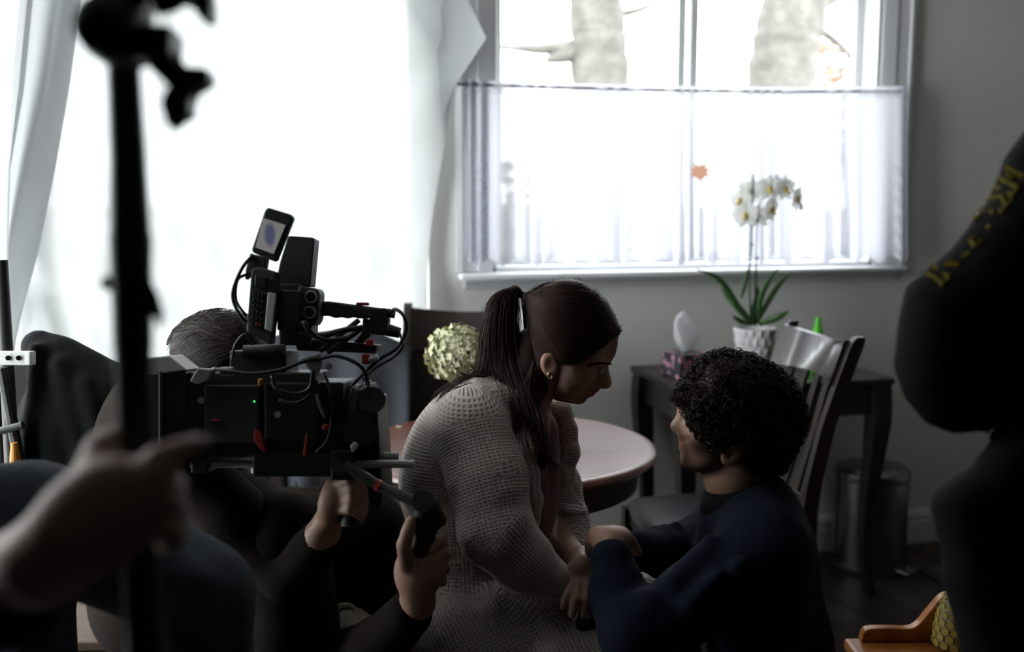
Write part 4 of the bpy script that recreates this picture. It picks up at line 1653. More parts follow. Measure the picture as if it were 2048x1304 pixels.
# eyes, brows, lashes
M_eye = mat('eye_white', (0.45, 0.43, 0.42), 0.25)
M_iris = mat('iris_dark', (0.03, 0.02, 0.015), 0.2)
for s in (-1, 1):
    e = MB().sphere(A(1199.5, 740, DW + s * 0.033), 0.0108, 10).build('eye', M_eye, woman, smooth=True)
    MB().sphere(A(1204, 741.5, DW + s * 0.034), 0.0068, 8).build('iris', M_iris, e, smooth=True)
for side_ in (-1, 1):
  br = Strands()
  for i in range(40):
    t = i / 39
    px = 1174 + 46 * t
    py = 730.5 - 6.5 * math.sin(t * 2.2) + 3 * t
    q = surf(bw, px, py, DW - 0.12, DW, 0.0)
    if q is None:
        continue
    if side_ > 0:   # mirror through the head's midplane
        q = q + FV * 2 * (DW - (q - CP) @ FV)
    for e_ in (-0.0016, 0.0, 0.0016):
        br.add([q + UV * e_, q + UV * (e_ * 0.4) + RV * 0.006 + FV * 0.002 * side_], 0.0008, 0.0003)
  tag(br.build('eyebrow', M_hairW, woman), kind='stuff')
br = Strands()
for t in np.linspace(0, 1, 9):
    q = A(1188 + 15 * t, 736 + 2.5 * t, DW - 0.043 + 0.012 * t)
    br.add([q, q + RV * 0.006 * (0.4 + t) - UV * 0.003 - FV * 0.002], 0.0007, 0.0003)
tag(br.build('eyelashes', M_hairW, woman), kind='stuff')

# hair: shell over the skull cut along the hairline
outer_w = [(1052, 620), (1048, 596), (1060, 585), (1089, 571), (1112, 560), (1134, 556.5), (1166, 562.5), (1192, 578), (1215, 601), (1231, 632), (1241, 656), (1241, 668),
           (1236, 700), (1200, 760), (1150, 790), (1090, 790), (1062, 740), (1055, 680)]
mask_w = [(1040, 600), (1060, 570), (1134, 540), (1200, 560), (1260, 640), (1246, 668), (1234, 671), (1215, 686), (1183, 711), (1150, 727), (1130, 728), (1116, 716), (1098, 706), (1083, 714),
          (1079, 735), (1080, 760), (1072, 800), (1058, 812), (1040, 760), (1045, 690)]


class HairShell:
    def __init__(self, outer, mask, d, W, D, centre, rad, axes):
        s = d / FPX
        f = lambda P: np.stack([(np.array(P)[:, 0] - 1024) * s, -(np.array(P)[:, 1] - 652) * s], 1)
        self.o, self.m, self.d, self.W, self.D = f(outer), f(mask), d, W, D

    def half(self, x, y):
        d2 = -poly_sdf(np.stack([x, y], 1), self.o)
        t = np.clip(d2 / self.D, 0, 1)
        return np.where(d2 > 0, self.W * np.sqrt(np.maximum(0, 1 - (1 - t) ** 2)), d2)

    def __call__(self, P):
        q = P - CP
        zc = q @ FV
        x, y = (q @ RV) * self.d / zc, (q @ UV) * self.d / zc
        w = np.abs(zc - self.d)
        d2 = -poly_sdf(np.stack([x, y], 1), self.o)
        t = np.clip(d2 / self.D, -0.3, 1)
        e = np.sqrt((np.maximum(0, 1 - t)) ** 2 + (w / self.W) ** 2)
        f = (e - 1) * min(self.W, self.D) * 0.8
        m = poly_sdf(np.stack([x, y], 1), self.m)
        k = 0.006
        h = np.clip(0.5 - 0.5 * (m - f) / k, 0, 1)
        return m * (1 - h) + f * h + k * h * (1 - h)

    def box(self, pad=0.02):
        c = self.o
        pts = [CP + FV * dd + RV * x + UV * y for x in (c[:, 0].min() - pad, c[:, 0].max() + pad) for y in (c[:, 1].min() - pad, c[:, 1].max() + pad) for dd in (self.d - self.W - pad, self.d + self.W + pad)]
        return np.min(pts, 0), np.max(pts, 0)

    def on_many(self, c2, side, lift):
        s = self.d / FPX
        x, y = (c2[:, 0] - 1024) * s, -(c2[:, 1] - 652) * s
        w = np.maximum(0, self.half(x, y))
        dd = self.d + side * (w + lift)
        return CP + dd[:, None] * (FV + RV * ((c2[:, :1] - 1024) / FPX) - UV * ((c2[:, 1:2] - 652) / FPX))

    def on(self, px, py, side=-1, lift=0.0015):
        s = self.d / FPX
        x, y = np.array([(px - 1024) * s]), np.array([-(py - 652) * s])
        w = float(max(0.0, self.half(x, y)[0]))
        return at(px, py, self.d + side * (w + lift)) if w > 0 else at(px, py, self.d)


hw = HairShell(outer_w, mask_w, DW, 0.083, 0.082, None, None, None)
lo, hi = hw.box()
hair = skin('hair', hw, M_hairW, woman, 0.0035, lo, hi)
S = Strands()
tie = (1047, 597)
hl = smoothpath([(1240, 662, 0), (1232, 672, 0), (1214, 687, 0), (1183, 712, 0), (1150, 728, 0), (1128, 728, 0), (1112, 716, 0), (1096, 706, 0), (1082, 718, 0), (1078, 745, 0), (1070, 790, 0)], 60)[:, :2]
crown = smoothpath([(1240, 656, 0), (1215, 602, 0), (1166, 564, 0), (1112, 562, 0)], 30)[:, :2]
for k in range(1500):
    if random.random() < 0.78:
        a = hl[random.randrange(60)]
    else:
        a = crown[random.randrange(30)] + np.array([-3, 6])
    a = a + RNG.normal(size=2) * (3, 2.0) - np.array([1, 0.5])
    bnd = random.uniform(-1, 1)
    mid = np.array([(a[0] + tie[0]) / 2, (a[1] + tie[1]) / 2 - 14 + 10 * bnd])
    if a[1] > 715:
        mid += np.array([-10, 4])
    side = -1 if random.random() < 0.72 else 1
    tt = np.linspace(0, 1, 11)[:, None]
    c2 = (1 - tt) ** 2 * a + 2 * tt * (1 - tt) * mid + tt ** 2 * (np.array(tie) + RNG.normal(size=2) * (2, 5))
    S.add(hw.on_many(c2, side, random.uniform(-0.0012, 0.0012)), random.uniform(0.0004, 0.0009))
# ponytail core under the strands, and the hair swept down over the nape
core = SDF()
core.cap([A(1049, 594, DW), A(1030, 582, DW - 0.005), A(1010, 592, DW - 0.01), A(1002, 630, DW - 0.01), A(1003, 690, DW - 0.01), A(1010, 740, DW - 0.02), A(1030, 790, DW - 0.05), A(1048, 840, DW - 0.075)],
         [0.006, 0.009, 0.011, 0.016, 0.019, 0.020, 0.017, 0.010], k=0.012)
core.cap([A(1066, 690, DW), A(1056, 760, DW - 0.01), A(1046, 810, DW - 0.03)], [0.036, 0.040, 0.034], k=0.015)
skin('ponytail', core, M_hairW, woman, 0.0045)
# flyaway hairs round the crown
for k in range(46):
    a = smoothpath([(1070, 582, 0), (1112, 560, 0), (1150, 557, 0), (1192, 577, 0), (1228, 625, 0), (1241, 660, 0)], 50)[random.randrange(50)][:2]
    dv = np.array([random.uniform(-10, 4), random.uniform(-7, -1)])
    dd = DW + random.uniform(-0.03, 0.03)
    S.add([at(a[0], a[1] + 3, dd), at(a[0] + dv[0] * .5, a[1] + dv[1] * .6, dd), at(a[0] + dv[0] * 1.4, a[1] + dv[1], dd)], 0.0004)
for k in range(22):
    a = np.array([1238 + random.uniform(-4, 2), 660 + random.uniform(-8, 8)])
    dd = DW + random.uniform(-0.03, 0.02)
    S.add([at(a[0] - 6, a[1], dd), at(a[0] + 3, a[1] - 1, dd), at(a[0] + random.uniform(3, 9), a[1] + random.uniform(-8, 2), dd)], 0.0005)
# ponytail
DP = DW - 0.01
def lock(path, n, spread, r, wav=0.0, d=DP, endw=1.0):
    base = np.array([(x, y, d + (z if True else 0)) for x, y, z in path], float)
    p = smoothpath(base, 22)
    for k in range(n):
        o = RNG.normal(size=3) * np.array([spread, spread * 0.7, spread * 0.0016])
        o[2] = RNG.normal() * spread * 0.0011
        s = np.linspace(0, 1, 22)
        env = np.minimum(1, s * 3.2) * (0.55 + 0.75 * s * endw)
        ph = random.random() * 6.28
        q = p.copy()
        q[:, 0] += o[0] * env + wav * np.sin(s * 9 + ph) * s
        q[:, 1] += o[1] * env * 0.6 + wav * 0.5 * np.cos(s * 8 + ph) * s
        q[:, 2] += o[2] * env
        S.add(CP + q[:, 2:3] * (FV + RV * ((q[:, :1] - 1024) / FPX) - UV * ((q[:, 1:2] - 652) / FPX)), r * random.uniform(0.7, 1.25))


T0 = (1047, 596, 0)
lock([T0, (1025, 578, 0), (1000, 588, 0), (984, 625, 0), (975, 670, 0), (972, 715, 0), (955, 745, -0.01), (925, 762, -0.02), (895, 782, -0.04), (884, 803, -0.05)], 110, 7, 0.0008, 2)
lock([T0, (1022, 580, 0), (1000, 600, 0), (990, 650, 0), (990, 710, 0), (985, 760, -0.01), (1000, 790, -0.03), (1020, 820, -0.05)], 330, 13, 0.0008, 3)
lock([T0, (1026, 578, 0), (1010, 605, 0), (1004, 660, 0), (1010, 720, 0), (1028, 770, -0.03), (1042, 820, -0.06), (1052, 870, -0.085), (1058, 905, -0.10)], 330, 13, 0.0008, 4)
lock([T0, (1030, 580, 0), (1020, 612, 0), (1020, 670, 0), (1030, 730, -0.01), (1045, 780, -0.05), (1060, 830, -0.085), (1066, 890, -0.10), (1080, 930, -0.10)], 240, 12, 0.0008, 4)
lock([(1068, 720, -0.05), (1058, 760, -0.055), (1055, 800, -0.07), (1062, 850, -0.09), (1080, 900, -0.10), (1092, 925, -0.10)], 110, 8, 0.0008, 5)
lock([(1010, 770, -0.03), (960, 768, -0.05), (915, 778, -0.07), (882, 806, -0.085)], 24, 5, 0.0011, 3)
lock([(990, 745, -0.03), (965, 752, -0.05), (935, 750, -0.06), (918, 745, -0.06)], 14, 4, 0.0010, 2)
lock([(1060, 860, -0.09), (1075, 905, -0.10), (1072, 960, -0.10), (1062, 985, -0.10)], 8, 5, 0.0007, 4)
tag(S.build('hair_strands', M_hairW, woman), kind='stuff')
pc = [at(1046 + 5 * math.cos(a) * 0.5, 597 + 9 * math.sin(a), DW - 0.001 - 0.011 * math.cos(a)) for a in np.linspace(0, 2 * math.pi, 18)]
MB().tube(pc, 0.0018, 6, caps=False).build('hair_tie', mat('pale_elastic', (0.45, 0.44, 0.45), 0.5), woman, smooth=True)
er = [at(1100 + 4.5 * math.cos(a), 751 + 7 * math.sin(a), DW - 0.079) for a in np.linspace(0, 2 * math.pi, 16)]
MB().tube(er, 0.0011, 6, caps=False).build('earring', mat('gold', (0.75, 0.60, 0.35), 0.25, 1.0), woman, smooth=True)
wr = [at(1166, 1124, 1.845) + (RV * math.cos(a) + FV * 0.9 * math.sin(a)) * 0.0285 + UV * 0.012 * math.cos(a) for a in np.linspace(0, 2 * math.pi, 24)]
MB().tube(wr, 0.004, 7, caps=False).build('wrist_band', M_blackplastic, woman, smooth=True)

# shirt
sh = SDF()
sh.cap([A(1056, 862, 1.95), A(1030, 1000, 1.94), A(990, 1180, 1.93)], [0.056, 0.078, 0.09], k=0.03)
sh.ell(A(1078, 910, 1.955), (0.036, 0.055, 0.085), tilt(-8), k=0.03)
sh.cap([A(1075, 950, 1.86), A(1040, 1060, 1.85)], [0.012, 0.008], k=0.012)
sh.cap([A(1110, 930, 1.90), A(1080, 1040, 1.90)], [0.010, 0.008], k=0.012)
sh.cap([A(1092, 870, 1.88), A(1088, 1000, 1.87)], [0.008, 0.006], k=0.01)
for s_ in range(14):
    a = s_ / 14 * 2 * math.pi
M_shirt = mat('mauve_shirt', (0.20, 0.10, 0.10), 0.85, bump=(30, 0.35, 0.01))
skin('shirt', sh, M_shirt, woman, 0.005)

# cardigan
cg = SDF()
cg.ell(A(926, 925, 1.93), (0.118, 0.155, 0.165), tilt(20), k=0.03)
cg.ell(A(950, 1080, 1.93), (0.110, 0.145, 0.16), tilt(4), k=0.05)
cg.ell(A(985, 1230, 1.92), (0.130, 0.17, 0.11), tilt(0), k=0.05)
cg.cap([A(938, 848, 1.82), A(990, 815, 1.93), A(1050, 838, 2.05)], [0.066, 0.058, 0.058], k=0.04)
cg.cap([A(1000, 795, 1.86), A(1045, 800, 1.865), A(1062, 840, 1.84), A(1058, 900, 1.80)], [0.020, 0.018, 0.018, 0.018], k=0.02)        # near collar
cg.cap([A(1052, 880, 1.81), A(1062, 950, 1.80), A(1070, 1000, 1.80), A(1066, 1045, 1.80)], [0.016, 0.015, 0.014, 0.013], k=0.012)
cg.cap([A(1088, 812, 2.0), A(1122, 822, 2.02), A(1134, 860, 2.02), A(1139, 905, 2.01), A(1128, 950, 2.0), A(1108, 1000, 2.0)], [0.016, 0.019, 0.020, 0.020, 0.019, 0.016], k=0.012)
# near sleeve
cg.cap([A(945, 868, 1.79), A(975, 960, 1.755), A(992, 1060, 1.735)], [0.070, 0.068, 0.064], k=0.02)
cg.cap([A(992, 1060, 1.735), A(1040, 1115, 1.742), A(1098, 1158, 1.75)], [0.064, 0.052, 0.040], k=0.02)
for (p0, p1, r) in (((1055, 1088, 1.735), (1020, 1140, 1.722), 0.016), ((1078, 1098, 1.735), (1048, 1162, 1.725), 0.014), ((1028, 1040, 1.70), (990, 1100, 1.68), 0.014), ((1010, 985, 1.70), (950, 1010, 1.70), 0.012)):
    cg.cap([A(*p0), A(*p1)], [r, r], k=0.02)
cg.cap([A(1096, 1128, 1.745), A(1106, 1150, 1.735), A(1100, 1178, 1.745)], [0.014, 0.014, 0.014], k=0.012)
# far sleeve with its turned-up cuff
cg.cap([A(1062, 868, 2.05), A(1118, 970, 2.05), A(1142, 1045, 2.02), A(1145, 1098, 1.97)], [0.060, 0.044, 0.036, 0.033], k=0.015)
for (py, r, px) in ((1016, 0.044, 1138), (1044, 0.0445, 1142)):
    cg.ell(A(px, py, 2.02), (r * 0.86, r, 0.013), tilt(6), k=0.006)
# lap
cg.cap([A(930, 1290, 1.83), A(1090, 1265, 1.80)], [0.105, 0.070], k=0.05)
cg.ell(A(1106, 1238, 1.815), (0.042, 0.045, 0.048), tilt(-20), k=0.015)
cg.cap([A(1000, 1200, 1.77), A(1060, 1196, 1.77), A(1100, 1205, 1.80)], [0.030, 0.026, 0.018], k=0.03)
cg.cap([A(1120, 1318, 1.74), A(1210, 1302, 1.74), A(1320, 1285, 1.76), A(1345, 1270, 1.78)], [0.045, 0.034, 0.032, 0.028], k=0.02)
cg.cap([A(1000, 1280, 2.0), A(1200, 1215, 2.0), A(1328, 1188, 2.0)], [0.105, 0.070, 0.050], k=0.03)


def knit_coords(v):
    p = to_px(v)
    s = p[:, 2] / FPX
    X, Y, Z = (p[:, 0] - 1024) * s, -(p[:, 1] - 652) * s, p[:, 2]
    # near sleeve: rows run across the arm
    ta, tb_ = A(935, 860, 1.94), A(955, 1250, 1.94)
    tx = (tb_ - ta) / np.linalg.norm(tb_ - ta)
    wv_ = v - ta
    hh = wv_ @ tx
    rd = wv_ - hh[:, None] * tx
    f1 = FV - tx * (FV @ tx)
    f1 /= np.linalg.norm(f1)
    f2 = np.cross(tx, f1)
    out = np.stack([np.arctan2(rd @ f2, -(rd @ f1)) * 0.135, hh - 0.25 * np.linalg.norm(rd, axis=1), 0 * X], 1)
    a1, b1 = A(945, 868, 1.79), A(992, 1060, 1.735)
    a2, b2 = b1, A(1098, 1158, 1.75)
    for (a, b, l0) in ((a1, b1, 0.0), (a2, b2, np.linalg.norm(b1 - a1))):
        t = b - a
        L = np.linalg.norm(t)
        t = t / L
        w = v - a
        h = w @ t
        rad = w - h[:, None] * t
        r = np.linalg.norm(rad, axis=1)
        m = (h > -0.01) & (h < L + 0.03) & (r < 0.082) & (Z < 1.80)
        e1 = UV - t * (UV @ t)
        e1 /= np.linalg.norm(e1)
        e2 = np.cross(t, e1)
        ang = np.arctan2(rad @ e1, rad @ e2)
        out[m, 0] = ang[m] * 0.062
        out[m, 1] = h[m] + l0
    lap = (p[:, 1] > 1180) & ~((Z < 1.80) & (p[:, 1] < 1190))
    out[lap, 0] = (X * 0.8 + Y * 0.5)[lap]
    out[lap, 1] = (Z + Y * 0.6 - X * 0.4)[lap]
    return out


M_knit = knit_mat('beige_waffle_knit', (0.56, 0.49, 0.455), (0.31, 0.265, 0.245), 0.0068, 0.0060, 0.0022)
# the cardigan hangs open: keep it clear of the chest opening and the neck
cg.ell(A(1085, 900, 1.915), (0.026, 0.060, 0.14), tilt(-6), k=0.012, sub=True)
cg.cap([A(1062, 775, 1.93), A(1050, 815, 1.935)], [0.050, 0.052], k=0.01, sub=True)
skin('cardigan', cg, M_knit, woman, 0.0038, coords=knit_coords)

# trousers
tr = SDF()
tr.cap([A(930, 1305, 1.84), A(1325, 1303, 1.77)], [0.086, 0.064], k=0.03)
tr.cap([A(1325, 1303, 1.77), st(0.26, 1.72, 0.10)], [0.062, 0.05], k=0.02)
tr.cap([A(960, 1275, 2.0), A(1320, 1207, 2.02)], [0.086, 0.058], k=0.03)
tr.cap([A(1320, 1207, 2.02), st(0.24, 2.05, 0.10)], [0.056, 0.05], k=0.02)
M_blackcloth = mat('black_cloth', (0.012, 0.012, 0.014), 0.9, bump=(60, 0.3, 0.004))
skin('trousers', tr, M_blackcloth, woman, 0.007)
for q, yy in ((0.30, 1.72), (0.28, 2.05)):
    MB().rbox(st(q + 0.04, yy, 0.03), (0.25, 0.09, 0.06), 0.025, axes=[RV, FH, ZV]).build('shoe', M_blackcloth, woman, smooth=True)

# the stool she sits on
sp_ = at(950, 1290, 1.92)
t = thing('stool', 'dark wooden stool the woman in the cardigan sits on', 'stool', (sp_[0], sp_[1], 0))
MB().lathe([(0.0, 0.40), (0.16, 0.40), (0.175, 0.41), (0.175, 0.43), (0.16, 0.44), (0.0, 0.445)], n=28, close=False).build('seat', M_espresso, t, smooth=True, local=True)
for k in range(4):
    a = k * math.pi / 2 + 0.6
    MB().cyl((0.12 * math.cos(a), 0.12 * math.sin(a), 0.402), (0.16 * math.cos(a), 0.16 * math.sin(a), 0), 0.016, 0.012, 10).build('leg', M_espresso, t, local=True)
# ================================================================== the man kneeling on the right of the pair
DM = 1.77
mp = at(1500, 1290, 1.8)
mp[2] = 0
man = thing('person', 'man with dark curly hair and navy sweater, kneeling and facing the woman', 'person', mp)
face_m = [(1395, 770), (1384, 790), (1376, 806), (1370, 819), (1369, 823), (1358, 831), (1346, 841.5), (1341, 848), (1341.5, 854), (1346, 859), (1354, 862.5), (1358.5, 867), (1358.5, 871), (1356, 875), (1357, 880),
          (1360.5, 884), (1360.5, 887), (1357.5, 891), (1357.5, 897), (1361, 902), (1361, 908), (1359.5, 916), (1361.5, 927), (1369, 935.5), (1380, 938.5), (1396, 941), (1420, 930), (1432, 880), (1430, 820), (1420, 780)]
bm_ = SDF()
hm = tilt(-4)
bm_.ell(A(1462, 815, DM), (0.092, 0.072, 0.083), hm, k=0.02)
bm_.ell(A(1414, 858, DM), (0.042, 0.061, 0.068), hm, k=0.03)
bm_.ell(A(1416, 914, DM), (0.036, 0.048, 0.022), tilt(-14), k=0.02)
bm_.slab(face_m, DM, 0.0165, 0.0095, k=0.012)
bm_.ell(A(1357, 855, DM), (0.010, 0.019, 0.009), hm, k=0.008)
for s in (-1, 1):
    bm_.ell(A(1400, 868, DM + s * 0.041), (0.022, 0.018, 0.022), hm, k=0.02)
    bm_.ell(A(1373, 832, DM + s * 0.034), (0.011, 0.014, 0.009), hm, k=0.010, sub=True)
    bm_.ell(A(1380, 820, DM + s * 0.034), (0.014, 0.020, 0.006), hm, k=0.010)
    bm_.ell(A(1381, 834, DM + s * 0.033), (0.0105, 0.0115, 0.0095), hm, k=0.003)
    bm_.ell(A(1468, 906, DM + s * 0.074), (0.020, 0.009, 0.027), tilt(42), k=0.006)
    bm_.ell(A(1465, 905, DM + s * 0.083), (0.010, 0.006, 0.014), tilt(42), k=0.004, sub=True)
bm_.cap([A(1468, 890, DM), A(1468, 950, DM), A(1474, 1010, DM + 0.01)], [0.055, 0.051, 0.048], k=0.014)
# trunk and limbs
bm_.cap([A(1540, 1100, 1.66), A(1490, 1060, 1.78), A(1475, 1060, 1.95)], [0.045, 0.05, 0.045], k=0.02)
bm_.cap([A(1510, 1110, 1.79), A(1522, 1200, 1.80), A(1535, 1390, 1.82)], [0.085, 0.08, 0.095], k=0.03)
bm_.cap([A(1540, 1098, 1.65), A(1262, 1262, 1.60), A(1224, 1120, 1.66)], [0.048, 0.040, 0.027], k=0.015)
bm_.cap([A(1470, 1055, 1.95), A(1385, 1105, 1.93), A(1282, 1100, 1.80)], [0.046, 0.030, 0.024], k=0.015)
# near hand folded over at the wrist
bm_.cap([A(1224, 1125, 1.66), A(1222, 1090, 1.675)], [0.027, 0.026], k=0.012)
bm_.ell(A(1222, 1076, 1.69), (0.036, 0.032, 0.021), tilt(-6), k=0.014)
bm_.cap([A(1196, 1072, 1.70), A(1185, 1085, 1.72), A(1182, 1104, 1.735)], [0.017, 0.013, 0.011], k=0.008)
finger(bm_, [(1244, 1066, 1.70), (1262, 1084, 1.715), (1276, 1104, 1.72)], 0.0105, 0.0085)
finger(bm_, [(1240, 1064, 1.72), (1256, 1080, 1.74), (1270, 1103, 1.745)], 0.0105, 0.0085)
finger(bm_, [(1232, 1062, 1.735), (1247, 1076, 1.765), (1262, 1098, 1.775)], 0.0105, 0.0085)
finger(bm_, [(1222, 1062, 1.745), (1232, 1072, 1.785), (1246, 1092, 1.80)], 0.0095, 0.0078)
finger(bm_, [(1200, 1068, 1.70), (1186, 1078, 1.725), (1182, 1098, 1.74)], 0.0110, 0.0088)
# far hand curls under, holding her forearm
bm_.ell(A(1262, 1098, 1.79), (0.034, 0.020, 0.018), tilt(12), k=0.012)
finger(bm_, [(1246, 1090, 1.79), (1222, 1098, 1.80), (1204, 1112, 1.80)], 0.0095, 0.0078)
finger(bm_, [(1246, 1100, 1.785), (1222, 1112, 1.795), (1204, 1124, 1.795)], 0.0095, 0.0078)
finger(bm_, [(1250, 1108, 1.785), (1228, 1122, 1.79), (1212, 1134, 1.79)], 0.0090, 0.0075)
finger(bm_, [(1254, 1114, 1.785), (1236, 1130, 1.79), (1222, 1140, 1.79)], 0.0085, 0.0070)
finger(bm_, [(1258, 1088, 1.80), (1238, 1078, 1.815), (1222, 1076, 1.82)], 0.0100, 0.0085)
# legs: kneeling, sitting back on the heels
kn1, kn2 = st(0.28, 1.60, 0.07), st(0.28, 1.93, 0.07)
hp1, hp2 = at(1545, 1400, 1.73), at(1545, 1400, 1.92)
ft1, ft2 = st(0.62, 1.62, 0.06), st(0.62, 1.88, 0.06)
for hp, kn, ft in ((hp1, kn1, ft1), (hp2, kn2, ft2)):
    bm_.cap([hp, kn], [0.085, 0.055], k=0.03)
    bm_.cap([kn, ft, ft + RV * 0.12 - ZV * 0.015], [0.055, 0.042, 0.035], k=0.02)


def man_tint(v):
    p = to_px(v)
    c = np.ones((len(v), 3))
    beard = np.clip(1 - (((p[:, 0] - 1402) / 60) ** 2 + ((p[:, 1] - 918) / 40) ** 2), 0, 1) ** 0.5 * (p[:, 2] < DM + 0.06)
    must = np.clip(1 - (((p[:, 0] - 1366) / 16) ** 2 + ((p[:, 1] - 875) / 8) ** 2), 0, 1) ** 0.5
    b = np.maximum(beard, must)[:, None] * 0.88
    c = c * (1 - b) + b * np.array([0.25, 0.22, 0.22])
    lips = np.exp(-(((p[:, 0] - 1361) / 7) ** 2 + ((p[:, 1] - 890) / 7) ** 2) ** 2)[:, None]
    c = c * (1 - lips) + lips * np.array([0.72, 0.42, 0.42])
    return c


skin('body', bm_, M_skinM, man, 0.0038, color=man_tint)
for s in (-1, 1):
    e = MB().sphere(A(1379.5, 834, DM + s * 0.032), 0.0105, 10).build('eye', M_eye, man, smooth=True)
    MB().sphere(A(1375.5, 835, DM + s * 0.035), 0.0068, 8).build('iris', M_iris, e, smooth=True)
br = Strands()
for i in range(24):
    t = i / 23
    q = surf(bm_, 1370 + 30 * t, 824 - 4 * math.sin(t * 2.5) + 2 * t, DM - 0.12, DM)
    if q is not None:
        br.add([q, q - RV * 0.007 - FV * 0.001], 0.0018, 0.0006)
tag(br.build('eyebrow', M_hairM, man), kind='stuff')

# curly hair: a lumpy mass with hundreds of rings standing proud of it
outer_m = [(1340, 845), (1348, 800), (1362, 780), (1380, 752), (1396, 730), (1420, 714), (1450, 706), (1485, 713), (1516, 721), (1553, 742), (1578, 764), (1598, 795), (1606, 834), (1597, 872), (1577, 912), (1560, 940), (1520, 965), (1470, 965), (1410, 940), (1365, 900)]
mask_m = [(1366, 802), (1340, 790), (1370, 700), (1450, 690), (1560, 700), (1640, 800), (1620, 900), (1568, 950), (1520, 962), (1502, 935), (1494, 905), (1476, 885), (1455, 884), (1442, 902), (1430, 896), (1418, 880), (1404, 874), (1394, 850), (1386, 832), (1380, 814), (1374, 806)]
hmn = HairShell(outer_m, mask_m, DM, 0.108, 0.10, None, None, None)


class Lumpy:
    def __call__(self, P):
        n = (np.sin(P[:, 0] * 210) * np.sin(P[:, 1] * 190 + 1) * np.sin(P[:, 2] * 205 + 2)) * 0.0035 + np.sin(P[:, 0] * 95 + P[:, 2] * 80) * np.sin(P[:, 1] * 90) * 0.0022
        return hmn(P) + n


lo, hi = hmn.box()
skin('hair', Lumpy(), M_hairM, man, 0.0042, lo, hi)
S = Strands()
cnt = 0
om = np.array(outer_m, float)
mm = np.array(mask_m, float)
tries = 0
cand = np.stack([RNG.uniform(1350, 1618, 9000), RNG.uniform(698, 960, 9000)], 1)
ins = (poly_sdf(cand, mm) < 2) & (poly_sdf(cand, om) < 3)
cand = cand[ins]
border = smoothpath([(1364, 800, 0), (1358, 782, 0), (1378, 752, 0), (1394, 729, 0), (1420, 712, 0), (1450, 704, 0), (1485, 711, 0), (1518, 720, 0), (1555, 741, 0), (1580, 763, 0), (1601, 795, 0), (1609, 834, 0), (1600, 874, 0), (1580, 914, 0), (1562, 944, 0)], 120)[:, :2]
pts = [(q, -1 if random.random() < 0.7 else 1, 0) for q in cand[:1250]]
for q in border:
    for _ in range(3):
        pts.append((q + RNG.normal(size=2) * 2.0, random.choice((-1, 1)), 1))
front = smoothpath([(1366, 775, 0), (1354, 790, 0), (1364, 806, 0), (1376, 818, 0), (1382, 832, 0), (1387, 848, 0), (1400, 866, 0), (1412, 878, 0), (1428, 896, 0)], 40)[:, :2]
for q in front:
    for _ in range(7):
        pts.append((q + RNG.normal(size=2) * 4, -1, 2))
for (q, sd, edge) in pts:
    s_ = hmn.d / FPX
    w = float(max(0.0, hmn.half(np.array([(q[0] - 1024) * s_]), np.array([-(q[1] - 652) * s_]))[0]))
    c = at(q[0], q[1], DM + sd * (w + random.uniform(-0.004, 0.006)) + (random.uniform(-0.05, 0.05) if edge == 1 else 0))
    if edge == 2:
        sq = surf(bm_, q[0], q[1], DM - 0.13, DM, random.uniform(0.001, 0.009))
        if sq is not None:
            c = sq
    rr = random.uniform(0.0045, 0.0085)
    axv = RNG.normal(size=3)
    axv, u, wv = orth(axv)
    turns = random.uniform(1.1, 2.2)
    n = int(11 * turns)
    th = np.linspace(0, turns * 2 * math.pi, n) + random.random() * 6.28
    rad = rr * np.linspace(1.05, 0.75, n)
    hel = c + rad[:, None] * (np.cos(th)[:, None] * u + np.sin(th)[:, None] * wv) + (np.linspace(-1, 1, n) * 0.005)[:, None] * axv
    S.add(hel, random.uniform(0.0008, 0.0014), 0.0007)
tag(S.build('curls', M_hairM, man), kind='stuff')

# navy sweater
sw = SDF()
sw.cap([A(1530, 1092, 1.655), A(1500, 1026, 1.78), A(1470, 1035, 1.95)], [0.062, 0.066, 0.064], k=0.04)
sw.ell(A(1512, 1120, 1.79), (0.094, 0.145, 0.15), tilt(-6), k=0.05)
sw.cap([A(1522, 1130, 1.79), A(1540, 1290, 1.80), A(1545, 1400, 1.82)], [0.092, 0.100, 0.12], k=0.05)
sw.cap([A(1525, 1110, 1.67), A(1515, 1260, 1.68)], [0.065, 0.072], k=0.05)
# near sleeve
sw.cap([A(1525, 1105, 1.645), A(1395, 1198, 1.60), A(1272, 1268, 1.585)], [0.062, 0.058, 0.052], k=0.03)
sw.cap([A(1262, 1270, 1.59), A(1236, 1190, 1.635), A(1224, 1118, 1.66)], [0.052, 0.044, 0.036], k=0.022)
sw.ell(A(1223, 1108, 1.663), (0.036, 0.036, 0.012), tilt(2), k=0.006)
for (p0, p1, r) in (((1290, 1195, 1.57), (1255, 1215, 1.575), 0.012), ((1300, 1215, 1.56), (1262, 1240, 1.565), 0.012), ((1395, 1120, 1.60), (1350, 1160, 1.565), 0.014), ((1420, 1085, 1.62), (1400, 1120, 1.60), 0.012), ((1258, 1150, 1.63), (1210, 1158, 1.625), 0.010), ((1440, 1150, 1.545), (1380, 1210, 1.535), 0.010), ((1480, 1130, 1.56), (1470, 1230, 1.57), 0.012)):
    sw.cap([A(*p0), A(*p1)], [r, r], k=0.02)
